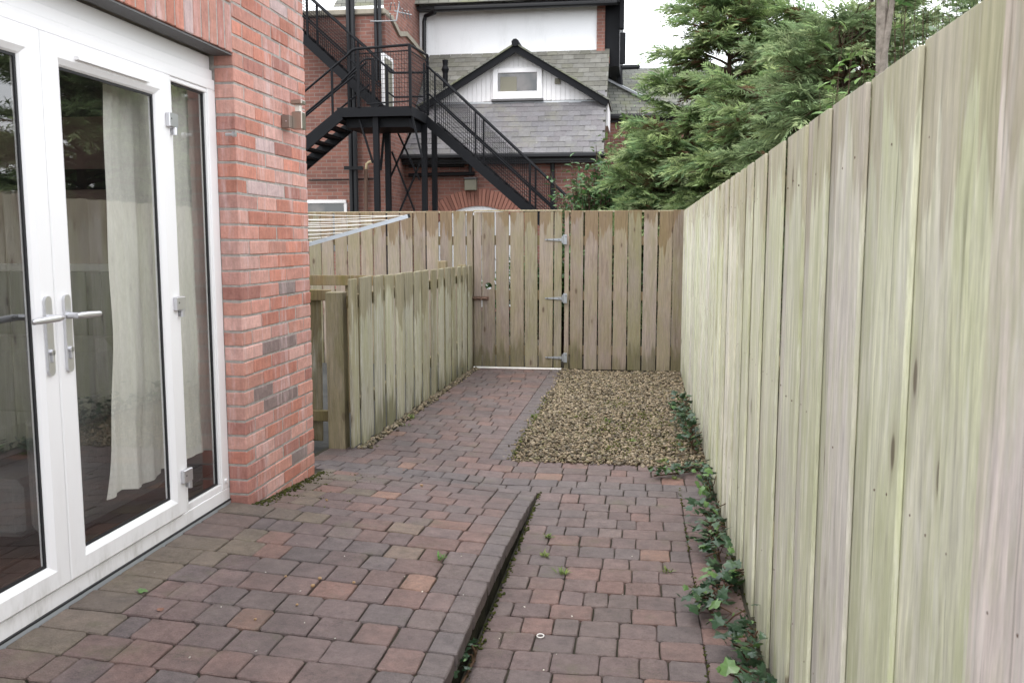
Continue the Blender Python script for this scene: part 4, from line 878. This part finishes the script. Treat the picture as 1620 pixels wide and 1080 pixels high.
# flight going down to the right
def flight(Ya, Yb, sa, sb, ra, rb, ma, mb, nt, label_posts=(.0, .32, .66, .97), wire=True, w=.17):
    """stringers from screen point sa to sb at plane Ya, repeated at Yb; rails ra-rb and ma-mb"""
    S0, S1 = at(*sa, Ya), at(*sb, Ya); RA, RB_ = at(*ra, Ya), at(*rb, Ya); MA, MB_ = at(*ma, Ya), at(*mb, Ya); dY = Vector((0, Yb - Ya, 0))
    for k in (0, 1):
        fb(MB().bar(S0 + dY * k, S1 + dY * k, .05, w), 'stringer')
        fb(MB().tube([RA + dY * k, RB_ + dY * k], .020, 8), 'handrail'); fb(MB().tube([MA + dY * k, MB_ + dY * k], .018, 6), 'mid_rail')
        for t in label_posts: a, b = S0.lerp(S1, t), RA.lerp(RB_, t); fb(MB().bar(a + dY * k, Vector((a.x, b.y, RA.z + (RB_.z - RA.z) * (a.x - RA.x) / (RB_.x - RA.x))) + dY * k, .036), 'rail_post')
        if wire:
            n = int((S1 - S0).length / .055); T0 = Vector((S0.x, S0.y, RA.z + (RB_.z - RA.z) * (S0.x - RA.x) / (RB_.x - RA.x))); T1 = Vector((S1.x, S1.y, RA.z + (RB_.z - RA.z) * (S1.x - RA.x) / (RB_.x - RA.x)))
            wires(T0 + dY * k - Vector((0, 0, .05)), T1 + dY * k - Vector((0, 0, .05)), S0 + dY * k + Vector((0, 0, .12)), S1 + dY * k + Vector((0, 0, .12)), n, 12, .006)
    for i in range(nt):
        c = S0.lerp(S1, (i + .5) / nt); fb(MB().box((c.x - .12, Ya + .03, c.z - .015), (c.x + .12, Yb - .03, c.z + .015)), 'tread')
S_end = (905, 395)
flight(Y2 - .05, Y2 + .85, (672, 189), (925, 411), (674, 103), (925, 338), (674, 145), (925, 376), 15)
# flight going up to the left along the wall
flight(17.30, 17.85, (598, 170), (440, 24), (612, 107), (440, -48), (600, 137), (440, -10), 11, (.28, .7), True, .16)
m = poly([(612, 107, 17.3), (617, 114, 17.3), (623, 115.5, 17.3), (676, 115, 17.3)], .024, 8); fb(m, 'handrail'); fb(poly([(612, 145, 17.3), (624, 154, 17.3), (672, 153, 17.3)], .018), 'mid_rail'); fb(MB().bar(at(612, 107, 17.3), Vector((at(612, 107, 17.3).x, 17.3, zp)), .045), 'rail_post')
# flight going down to the left, nearest
flight(Y1 + .02, Y1 + .95, (538, 182), (445, 262), (555, 83), (445, 176), (560, 120), (445, 216), 7, (.12, .9), False, .20)
# platform railing
def rail_run(pts, r): fb(poly(pts, r, 8), 'handrail')
rail_run([(552, 84.5, Y1), (557, 80, Y1), (562, 78, Y1), (648, 71, Y1), (676, 88, Y2)], .025); rail_run([(540, 130, Y1 + .8), (574, 96, Y1 + .8), (580, 93.5, Y1 + .8), (592, 93, Y1 + .8)], .020)
rail_run([(560, 86, Y1), (648, 80, Y1), (676, 98, Y2)], .012); rail_run([(580, 165, Y1), (648, 160, Y1), (676, 180, Y2)], .014)
for px, py, Yp in ((648, 71, Y1), (676, 88, Y2), (590, 93, Y1 + .6), (566, 80, Y1)):
    a = at(px, py, Yp); fb(MB().bar(a, Vector((a.x, a.y, zp)), .05), 'rail_post')
wires(at(562, 84, Y1), at(648, 78, Y1), Vector((at(562, 84, Y1).x, Y1, zp)), Vector((at(648, 78, Y1).x, Y1, zp)), 20, 12, .006)
wires(at(648, 78, Y1), at(676, 96, Y2), Vector((at(648, 78, Y1).x, Y1, zp)), Vector((at(676, 96, Y2).x, Y2, zp)), 22, 14, .006)
# legs and cross braces
legs = [(595, 195, Y1 + .12), (613, 200, Y2 - .1), (652, 195, Y1 + .12), (671, 200, Y2 - .1), (687, 205, Y2 + .8)]
for px, py, Yp in legs:
    a = at(px, py, Yp); fb(MB().box((a.x - .05, Yp - .05, -.1), (a.x + .05, Yp + .05, zp - .171)), 'leg') if px != 652 else None
for a, b in (((569, 190, Y1 + .1), (590, 258, Y1 + .1)), ((651, 180, Y1 + .1), (668, 250, Y1 + .1)), ((624, 198, Y2), (664, 285, Y2)), ((652, 205, Y2), (618, 280, Y2)), ((620, 240, Y2), (660, 345, Y2)), ((668, 250, Y2), (628, 345, Y2)), ((608, 205, Y2), (602, 270, Y2))):
    fb(MB().bar(at(*a), at(*b), .045, .03), 'brace')

# ------------------------------------------------------------------ trees and shrubs beyond the fences
def unit(v): return v / (np.linalg.norm(v, axis=-1, keepdims=True) + 1e-9)
def conifer(name, label, base, height, rad, nl, seed, pal, z0=.5, topw=.25, group=None, spray=1.0, lean=(0, 0), dens=1.0):
    r = np.random.default_rng(seed); b = Vector(base); tr = empty(name, b); tag(tr, label, 'tree', group)
    m = MB(); m.tube([(0, 0, -.1), (lean[0] * .3, lean[1] * .3, height * .45), (lean[0], lean[1], height * .93)], [.10, .07, .012], 9)
    limbs = MB(); quads = []; cols = []
    for i in range(nl):
        h = z0 + (height - z0) * (i + r.uniform(0, 1)) / nl; t = (h - z0) / (height - z0); az = r.uniform(0, 2 * np.pi)
        L = rad * (topw + (1 - topw) * (1 - t) ** .7) * r.uniform(.65, 1.15); up = lerp(.05, .75, t ** 1.5) + r.uniform(-.1, .15)
        o = np.array([lean[0] * (h / height), lean[1] * (h / height), h]); d = np.array([math.cos(az), math.sin(az), 0]); pts = []
        for s in np.linspace(0, 1, 7): pts.append(o + d * L * s + np.array([0, 0, L * (up * s - .35 * s * s + .10 * s ** 4)]) + r.normal(0, .035 * s, 3) * L)
        if pts[-1][0] + base[0] < XF + .15 and pts[-1][1] + base[1] < YB + .15: pts = [o + (q_ - o) * .35 for q_ in pts]
        limbs.tube([tuple(p) for p in pts], list(np.linspace(.022, .004, 7) * (.6 + L * .4)), 5, caps=False)
        pts = np.array(pts); ns = int(dens * (15 + 27 * L))
        for k in range(ns):
            s = r.uniform(.22, 1.0) if k else 1.0; q = s * 6; i0 = min(int(q), 5); f = q - i0; p = pts[i0] * (1 - f) + pts[i0 + 1] * f; ax = unit(pts[i0 + 1] - pts[i0])
            sd_ = np.cross(ax, [0, 0, 1.0]); sd_ = unit(sd_); sg = 1 if r.random() < .5 else -1
            dirn = unit(ax * r.uniform(.5, 1.1) + sd_ * sg * r.uniform(.2, 1.0) * (0 if k == 0 else 1) + np.array([0, 0, r.uniform(-.25, .35)]))
            ln = spray * r.uniform(.24, .50) * (1.15 - .4 * s); nrm = unit(np.array([r.normal(0, .35), r.normal(0, .35), 1.0])); lat = unit(np.cross(nrm, dirn)); nrm = np.cross(dirn, lat)
            c = np.array(pal[r.integers(len(pal))]) * r.uniform(.6, 1.35)
            if s < .55 and r.random() < .30: c = np.array((.13, .075, .045)) * r.uniform(.6, 1.4)
            nt_ = 11; droop = r.uniform(.05, .25)
            J = np.arange(nt_ * 2 + 1); last = J == nt_ * 2; u = np.where(last, .86, (J // 2 + .5) / nt_)[:, None]; sgn = np.where(J % 2 == 1, 1.0, -1.0)[:, None]; n_ = len(J)
            stp = p + dirn * ln * u - np.array([0, 0, 1.0]) * droop * ln * u * u; tl = ln * (.50 * (1 - u) + .13) * r.uniform(.7, 1.2, (n_, 1))
            td = unit(dirn * r.uniform(.7, 1.0, (n_, 1)) + lat * sgn * r.uniform(.5, .9, (n_, 1)) + nrm * r.normal(0, .18, (n_, 1))); td[last] = dirn
            wv = unit(np.cross(td, nrm + r.normal(0, .5, (n_, 3)))) * (.0045 + .0075 * r.random((n_, 1))) * spray
            e = stp + td * tl - np.array([0, 0, .12]) * tl; mm = stp + td * tl * .5
            quads.append(np.stack([stp, mm + wv, e, mm - wv], 1)); cols.append(c * (1.0 + .35 * u))
    trunk = m.build('trunk', M['bark'], tr); trunk_l = limbs.build('limbs', M['bark'], tr, fix=False)
    Q = np.concatenate(quads); CQ = np.concatenate(cols); lo = Q.min(1) + np.array(base); keep = ~((lo[:, 0] < XF + .12) & (lo[:, 1] < YB + .12)); Q = Q[keep]; CQ = CQ[keep]   # kept clear of the fences
    V = Q.reshape(-1, 3); F = np.arange(len(V)).reshape(-1, 4); cw = np_mesh('crown', V, F, np.repeat(CQ, 4, 0), M['foliage'], tr); return tr
CG = [(.245, .33, .15), (.295, .375, .17), (.215, .30, .14), (.335, .405, .19), (.175, .26, .13), (.275, .335, .18)]
CD = [(.205, .28, .14), (.24, .31, .155), (.17, .235, .12), (.28, .34, .175)]
G_ = 'conifers behind the fence'
conifer('conifer_tree', 'feathery green conifer rising behind the corner of the two fences', (1.08, 12.0, 0), 4.70, 1.45, 120, 1, CG, 1.0, .28, G_, 1.05)
conifer('conifer_tree', 'conifer behind the tall fence, between the corner and the grey trunk', (2.25, 11.2, 0), 3.95, 1.55, 115, 2, CG, .8, .40, G_, 1.0, (0, 0), .9)
conifer('conifer_tree', 'bushy conifer nearest the pale grey tree trunk', (1.78, 8.6, 0), 3.30, 1.15, 105, 3, CD, 1.0, .50, G_, .8)
conifer('conifer_tree', 'low conifer drooping over the end of the gravel fence', (.50, 11.6, 0), 2.75, 1.15, 105, 4, CG, .6, .50, G_, .9)
conifer('conifer_tree', 'sparse dark conifer behind the grey trunk at the top', (3.5, 10.2, 0), 4.05, 1.2, 45, 5, CD, 1.5, .35, G_, .9, (0, 0), .7)
conifer('conifer_tree', 'spreading conifer hanging over the far half of the tall fence', (1.30, 10.2, 0), 3.05, 1.05, 100, 6, CG, .9, .55, G_, .85)

def leaf_tris(p, d, n, L, Wd, fold=.15):
    """pointed leaf of four quads folded on its midrib"""
    lat = unit(np.cross(n, d)); a = p; m1 = p + d * L * .35; m2 = p + d * L * .7 - n * L * .04; e = p + d * L - n * L * .12
    return [(a, m1 + lat * Wd * .5 + n * fold * Wd, m1, a), (m1, m1 + lat * Wd * .5 + n * fold * Wd, m2 + lat * Wd * .36 + n * fold * Wd, m2), (m2, m2 + lat * Wd * .36 + n * fold * Wd, e, e),
            (a, m1, m1 - lat * Wd * .5 + n * fold * Wd, a), (m1, m2, m2 - lat * Wd * .36 + n * fold * Wd, m1 - lat * Wd * .5 + n * fold * Wd), (m2, e, m2 - lat * Wd * .36 + n * fold * Wd, m2)]
def quads_mesh(name, qs, cols, mat, parent):
    V = np.array(qs).reshape(-1, 3); me = bpy.data.meshes.new(name); fs = []
    for i in range(len(qs)):
        f = [i * 4, i * 4 + 1, i * 4 + 2, i * 4 + 3]; q = qs[i]
        if np.allclose(q[3], q[0]): f = f[:3]
        elif np.allclose(q[2], q[3]): f = f[:3]
        fs.append(f)
    me.from_pydata([tuple(v) for v in V], [], fs); a = me.color_attributes.new('col', 'FLOAT_COLOR', 'POINT'); C = np.repeat(np.array(cols), 4, 0)
    a.data.foreach_set('color', np.concatenate([C, np.ones((len(C), 1))], 1).astype(np.float32).ravel()); me.materials.append(mat); return mesh_ob(name, me, parent)
def shrub(name, label, base, rx, ry, z0, z1, nst, nlv, L, pal, seed, cat='shrub', bark='bark', trunk=None, group=None, thin=1.0):
    r = np.random.default_rng(seed); sh = empty(name, base); tag(sh, label, cat, group); st = MB(); qs = []; cs = []
    if trunk:
        for pts, rad in trunk: st.tube(pts, rad, 9)
    for i in range(nst):
        az = r.uniform(0, 2 * np.pi); rr = math.sqrt(r.random()); top = np.array([rx * rr * math.cos(az), ry * rr * math.sin(az), lerp(z0, z1, 1 - .75 * rr ** 2 * r.random() - .25 * r.random())])
        s0 = np.array([top[0] * .15, top[1] * .15, z0 * .2]) if not trunk else np.array([top[0] * .2, top[1] * .2, z0 + (top[2] - z0) * .2]); mid = (s0 + top) / 2 + r.normal(0, .05, 3); pts = [s0, mid, top]
        st.tube([tuple(p) for p in pts], [.012 * thin, .008 * thin, .003 * thin], 5, caps=False)
        for k in range(nlv):
            t = .35 + .65 * (k + r.random()) / nlv; p = (s0 * (1 - t) ** 2 + 2 * mid * t * (1 - t) + top * t * t) + r.normal(0, .05, 3); d = unit(np.array([r.normal(), r.normal(), r.normal(.15, .5)])); n = unit(np.array([r.normal(0, .5), r.normal(0, .5), 1.0])); n = unit(n - d * n.dot(d))
            l = L * r.uniform(.6, 1.25); q = leaf_tris(p, d, n, l, l * .45); qs += q; c = np.array(pal[r.integers(len(pal))]) * r.uniform(.7, 1.35); cs += [c] * len(q)
    st.build('trunk' if trunk else 'stems', M[bark], sh, fix=False); quads_mesh('crown', qs, cs, M['leaf'], sh); return sh
shrub('broadleaf_shrub', 'glossy dark green shrub between the fire escape foot and conifer', (-.58, 12.4, 0), .72, .6, .4, 2.75, 190, 34, .11, [(.05, .12, .045), (.07, .15, .05), (.10, .19, .06), (.13, .16, .07)], 11)
hedge_ob = shrub('low_hedge', 'low leafy hedge glimpsed through the gate and board gaps', (-.75, 11.0, 0), 1.35, .35, .2, 1.42, 230, 18, .14, [(.07, .15, .05), (.09, .17, .05), (.05, .10, .04)], 17, 'hedge')
shrub('broadleaf_shrub', 'light green leafy shrub beside the slate roof and conifer', (-.10, 13.0, 0), .55, .6, 1.2, 3.45, 100, 30, .10, [(.14, .22, .07), (.17, .25, .09), (.11, .18, .06)], 12)
ty = 6.1; tx = at(1397, 60, ty).x
shrub('grey_trunk_tree', 'young tree with forked pale grey trunk showing above the tall fence', (tx, ty, 0), .55, .5, 2.9, 3.9, 26, 10, .085, [(.06, .13, .035), (.09, .18, .05)], 13, 'tree', 'greybark',
      [([(0.06, 0, -.1), (.03, 0, 1.9), (0, 0, 2.6), (-.05, 0, 3.9)], [.048, .043, .038, .028]), ([(-.06, -.05, 1.7), (-.03, -.05, 2.3), (.05, -.03, 3.1), (.08, 0, 3.8)], [.022, .02, .018, .014])])
shrub('leafy_sapling', 'fresh light green sapling leaves poking over the tall fence', (at(1330, 120, 5.3).x, 5.3, 0), .12, .2, 2.2, 2.72, 9, 18, .085, [(.14, .25, .07), (.18, .29, .09)], 14, 'sapling', thin=.35)
shrub('leafy_sapling', 'few broad leaves over the fence just past the grey trunk', (at(1440, 90, 5.2).x, 5.2, 0), .12, .2, 2.4, 2.95, 7, 7, .085, [(.08, .17, .05), (.11, .21, .06)], 15, 'sapling', thin=.35)
shrub('small_leaved_shrub', 'small leaved shrub topping the tall fence at the upper edge', (at(1475, 30, 6.6).x, 6.6, 0), .50, .8, 1.6, 3.45, 70, 60, .045, [(.10, .15, .07), (.13, .185, .085), (.17, .215, .10)], 16, thin=.35)

# ------------------------------------------------------------------ ivy, weeds and small litter
def ivy_leaf_mesh(seed):
    r = random.Random(seed); o = [(0, 0), (.30, -.10), (.50, .12), (.34, .36), (.40, .62), (.15, .62), (0, 1.0), (-.15, .62), (-.40, .62), (-.34, .36), (-.50, .12), (-.30, -.10)]
    o = [(x * r.uniform(.85, 1.15), y * r.uniform(.9, 1.1)) for x, y in o]; c = [(.030, .070, .033), (.040, .085, .040), (.025, .055, .03), (.05, .10, .045), (.10, .19, .055), (.035, .075, .038)][seed % 6] ; m = MB()
    vs = [(0, .35, .06)] + [(x, y, -.10 * abs(x) - .10 * max(0, y - .6)) for x, y in o]; n = len(o); m.add(vs, [(0, i + 1, (i + 1) % n + 1) for i in range(n)], c); return m.mesh('leaf', M['ivy'], fix=False)
IL = [ivy_leaf_mesh(i) for i in range(12)]
def ivy(label, spine, nleaf, size, spread, hgt, seed, group=None):
    r = random.Random(seed); p0 = Vector(spine[0]); iv = empty('ivy_plant', p0); tag(iv, label, 'ivy', group); m = MB(); pts = [Vector(s) - p0 for s in spine]
    m.tube(pts, .005, 5)
    for k in range(max(4, nleaf // 3)):
        t = r.uniform(0, len(pts) - 1.001); i = int(t); q = pts[i].lerp(pts[i + 1], t - i); m.tube([q, q + Vector((r.uniform(-spread, spread) * .5, r.uniform(-spread, spread) * .5, hgt * .5)), q + Vector((r.uniform(-spread, spread), r.uniform(-spread, spread), hgt * r.uniform(.3, .9)))], .003, 4)
    m.build('stem', M['stem'], iv, fix=False)
    for k in range(int(nleaf * 1.9)):
        t = r.uniform(0, len(pts) - 1.001); i = int(t); q = pts[i].lerp(pts[i + 1], t - i) + Vector((r.gauss(-.02, spread * .55), r.gauss(0, spread * .6), abs(r.gauss(0, hgt * .5)) + .015)); q.x = min(q.x, XF - .035 - p0.x)
        s = size * .70 * r.uniform(.35, 1.25); o = mesh_ob('leaf', r.choice(IL), iv, q, (r.gauss(.35, .35), r.gauss(-.3, .35), r.uniform(0, 6.28))); o.scale = (s, s, s)
ivy('dense dark ivy growing against the fence beside the gravel', [(.40, 7.9, .0), (.36, 7.2, .02), (.38, 6.6, .02), (.39, 6.1, .02)], 110, .075, .08, .16, 1)
ivy('trailing ivy spreading left across the paving at the gravel corner', [(.42, 5.75, .0), (.28, 5.55, .02), (.10, 5.45, .02)], 50, .055, .06, .05, 2)
ivy('bright green ivy sprig rooted at the fence past the gravel corner', [(.43, 5.5, .0), (.42, 5.2, .03), (.41, 4.95, .02)], 26, .07, .05, .12, 3)
ivy('ivy clump with one big bright leaf midway along the fence', [(.43, 4.75, .0), (.37, 4.5, .03), (.36, 4.2, .03), (.38, 4.0, .02)], 60, .075, .08, .10, 4)
ivy('wide glossy ivy clump nearer the camera on the paving edge', [(.44, 3.85, .0), (.36, 3.6, .03), (.28, 3.45, .03), (.34, 3.3, .02)], 58, .075, .08, .09, 5)
ivy('nearest ivy clump at the foot of the tall fence', [(.44, 3.25, .0), (.38, 3.0, .03), (.36, 2.8, .03), (.40, 2.55, .02)], 55, .075, .07, .09, 6)
ivy('small pale ivy sprig against the dark kerb face', [(XK + .015, 3.02, .0), (XK + .03, 2.9, .02), (XK + .02, 2.72, .02)], 14, .045, .02, .05, 7)
def tuft(label, x, y, z, n, L, pal, seed, group='weed tufts in the paving'):
    r = np.random.default_rng(seed); e = empty('weed_tuft', (x, y, z)); tag(e, label, 'weed', group); qs = []; cs = []
    for k in range(n):
        az = r.uniform(0, 6.28); el = r.uniform(.25, 1.1); d = np.array([math.cos(az) * math.cos(el), math.sin(az) * math.cos(el), math.sin(el)]); p = np.array([r.normal(0, L * .25), r.normal(0, L * .25), 0]); nn = unit(np.array([0, 0, 1.0]) - d * d[2] + 1e-4); q = leaf_tris(p, d, nn, L * r.uniform(.5, 1.1), L * .20); qs += q; cs += [np.array(pal[r.integers(len(pal))]) * r.uniform(.8, 1.2)] * len(q)
    quads_mesh('blades', qs, cs, M['leaf'], e)
WG = [(.16, .22, .05), (.12, .18, .04), (.20, .25, .07)]
for i, (px, py, n, L, lab) in enumerate([(890, 908, 22, .04, 'nearest yellow green tuft on the lower paving'), (862, 880, 24, .035, 'middle of three small tufts beside the kerb'), (868, 850, 24, .035, 'farthest of three small tufts beside the kerb'), (1050, 732, 22, .05, 'weed tuft at the near edge of the gravel'), (650, 664, 40, .06, 'bright green tuft at the low screen foot'), (640, 676, 26, .045, 'flat yellow tuft just before the bright one at the screen'), (690, 632, 20, .04, 'small tuft farther along the low screen foot'), (1068, 758, 16, .035, 'thin weed on the joint beside the trailing ivy'), (960, 668, 30, .06, 'yellow green weed patch in the middle of the gravel'), (1000, 700, 26, .05, 'weed patch in the gravel near its front edge'), (845, 660, 24, .05, 'grassy weeds at the path edge beside the gravel'), (1055, 905, 18, .035, 'low weed left of the ivy on the lower paving')]):
    p = atZ(px, py, yard_z(-1.5, 7) if px < 720 and py < 700 else 0.0); tuft(lab, p.x, p.y, p.z, n, L, WG, 30 + i)
p = atZ(695, 886, .13); tuft('single green weed growing in the raised patio', p.x, p.y, p.z + .005, 9, .05, [(.10, .22, .05), (.14, .27, .07)], 60)
# moss in joints: little pads
def moss(label, pts, seed, br=1.0):
    pts = np.array(pts); o = pebbles('moss', pts, .003, .0085, [tuple(q * br for q in c_) for c_ in [(.05, .058, .018), (.065, .07, .02), (.04, .048, .015), (.09, .095, .028)]], M['moss']); tag(o, label, 'moss', kind='stuff')
pp = []
for k in range(420): y = 4.0 + .95 * random.random(); x = XH + .015 + abs(random.gauss(0, .03)); pp.append((x, y, patio_z(x, y) + .001))
for k in range(260): y = random.uniform(4.2, 5.0); x = random.uniform(-1.85, -1.45); y = 4.15 + .165 * round((y - 4.15) / .165) + random.gauss(0, .004); pp.append((x, y, patio_z(x, y) - .004))
moss('green moss creeping along the foot of the brick pier', pp, 1)
pp = []
for k in range(260): y = random.uniform(2.6, 5.05); x = XK + .012 + abs(random.gauss(0, .010)); pp.append((x, y, .002))
moss('dark moss lining the foot of the kerb', pp, 2)
pp = []
for k in range(700):
    x, y = random.choice([(.05, 7.4), (-.25, 6.8), (.1, 6.5), (.25, 7.0), (-.2, 7.9), (-.05, 6.9), (-.5, 7.3), (.3, 6.3), (-.15, 6.2)]); pp.append((x + random.gauss(0, .09), y + random.gauss(0, .12), .016 + random.uniform(0, .010)))
for k in range(350): y = random.uniform(5.8, 8.5); pp.append((-.852 + random.gauss(0, .018), y, .006))
moss('yellow green moss patches over the gravel bed', pp, 3, 2.0)
pp = []
for k in range(420): y = random.uniform(2.3, 5.7); x = .25 + random.gauss(0, .004) if random.random() < .5 and math.sin(y * 9) > -.2 else .43 + random.gauss(0, .02); pp.append((x, y if x > .2 else 1.75 + .1405 * round((y - 1.75) / .1405) + random.gauss(0, .004), .0))
moss('moss threads in the joints of the lower paving', pp, 4)
# fallen crab apples, flecks and a ring
fm = MB(); NS, NR = 10, 7; vs = [(0, 0, -.9)]
for j in range(1, NR):
    a = math.pi * j / NR; rr_ = math.sin(a) * (1.0 + .06 * math.sin(3 * a))
    for i in range(NS): vs.append((rr_ * math.cos(6.2832 * i / NS), rr_ * math.sin(6.2832 * i / NS), -math.cos(a) * .9))
vs.append((0, 0, .78)); fs = [(0, 1 + (i + 1) % NS, 1 + i) for i in range(NS)]
for j in range(NR - 2):
    for i in range(NS): fs.append((1 + j * NS + i, 1 + j * NS + (i + 1) % NS, 1 + (j + 1) * NS + (i + 1) % NS, 1 + (j + 1) * NS + i))
fs += [(len(vs) - 1, 1 + (NR - 2) * NS + i, 1 + (NR - 2) * NS + (i + 1) % NS) for i in range(NS)]; FM = fm.add(vs, fs).mesh('fallen_fruit', M['fruit'], True)
for px, py, s, lab in ((506, 917, .011, 'round tan fruit lying highest of the patio pair'), (495, 929, .012, 'tan fruit lying just before its twin on the patio'), (560, 922, .009, 'flat orange fruit right of the patio pair'), (452, 913, .008, 'small brown fruit left of the patio pair'), (470, 958, .008, 'tan fruit nearest the camera on a pale patio block'), (667, 769, .013, 'orange fruit at the far end of the patio ramp'), (517, 795, .010, 'pale fruit among the mossy blocks by the pier'), (404, 981, .008, 'brown fruit near the doors on the patio')):
    p = atZ(px, py, .16 if px < 560 and py > 800 else .08); z = patio_z(p.x, p.y); p = atZ(px, py, z); o = mesh_ob('fallen_fruit', FM, None, (p.x, p.y, patio_z(p.x, p.y) + s * .85), (random.uniform(-.5, .5), random.uniform(-.5, .5), 0)); s *= .78; o.location.z -= s * .2; o.scale = (s, s * .8, s * .7); tag(o, lab, 'fruit', 'fallen fruits on the patio')
m = MB(); p = atZ(855, 1005, .004); m.tube([(.013 * math.cos(a), .016 * math.sin(a), 0) for a in np.linspace(0, 6.2832, 17)], .0022, 6, caps=False); o = m.build('metal_ring', M['white']); o.location = (p.x, p.y, .0045); tag(o, 'small pale ring lying on the lower paving', 'ring')
LM = MB().add([(0, 0, 0), (.4, .25, .12), (.45, .6, .08), (0, 1, .05), (-.4, .6, .16), (-.38, .25, .05), (0, .5, -.02)], [(0, 1, 6), (1, 2, 6), (2, 3, 6), (3, 4, 6), (4, 5, 6), (5, 0, 6)]).mesh('dead_leaf', M['deadleaf'], fix=False)
for px, py, s, lab in ((376, 783, .05, 'curled brown leaf at the foot of the door frame'), (256, 973, .03, 'thin brown leaf scrap on the patio near the doors'), (640, 745, .02, 'tiny brown leaf beyond the ramp')):
    p = atZ(px, py, .17 if px < 600 else .04); z = patio_z(p.x, p.y) if px < 600 else yard_z(p.x, p.y); o = mesh_ob('dead_leaf', LM, None, (p.x, p.y, z + .004), (0, 0, random.uniform(0, 6))); o.scale = (s, s, s); tag(o, lab, 'leaf')
p = atZ(228, 938, .19); o = mesh_ob('green_leaf', IL[4], None, (p.x, p.y, patio_z(p.x, p.y) + .006), (.2, .1, 1)); o.scale = (.04, .04, .04); tag(o, 'small green leaf lying on the patio by the doors', 'leaf')

pp = []
for px, py in ((475, 935), (482, 985), (610, 945), (668, 936), (733, 941), (640, 912), (545, 880), (420, 905), (530, 1010), (405, 1030), (730, 880), (880, 1035), (905, 975), (790, 1010), (1000, 880), (985, 940), (560, 790), (470, 860), (350, 960), (300, 1040), (245, 905), (830, 960), (860, 1060)):
    on = px < 700 + (1080 - py) * .48; p = atZ(px, py, .15 if on else 0); z = patio_z(p.x, p.y) if on else 0; p = atZ(px, py, z); pp.append((p.x, p.y, z + .002))
tag(pebbles('litter', np.array(pp), .002, .0042, [(.7, .68, .62), (.6, .57, .5)], M['stones']), 'scattered tiny white flecks on the paving', 'litter', kind='stuff')
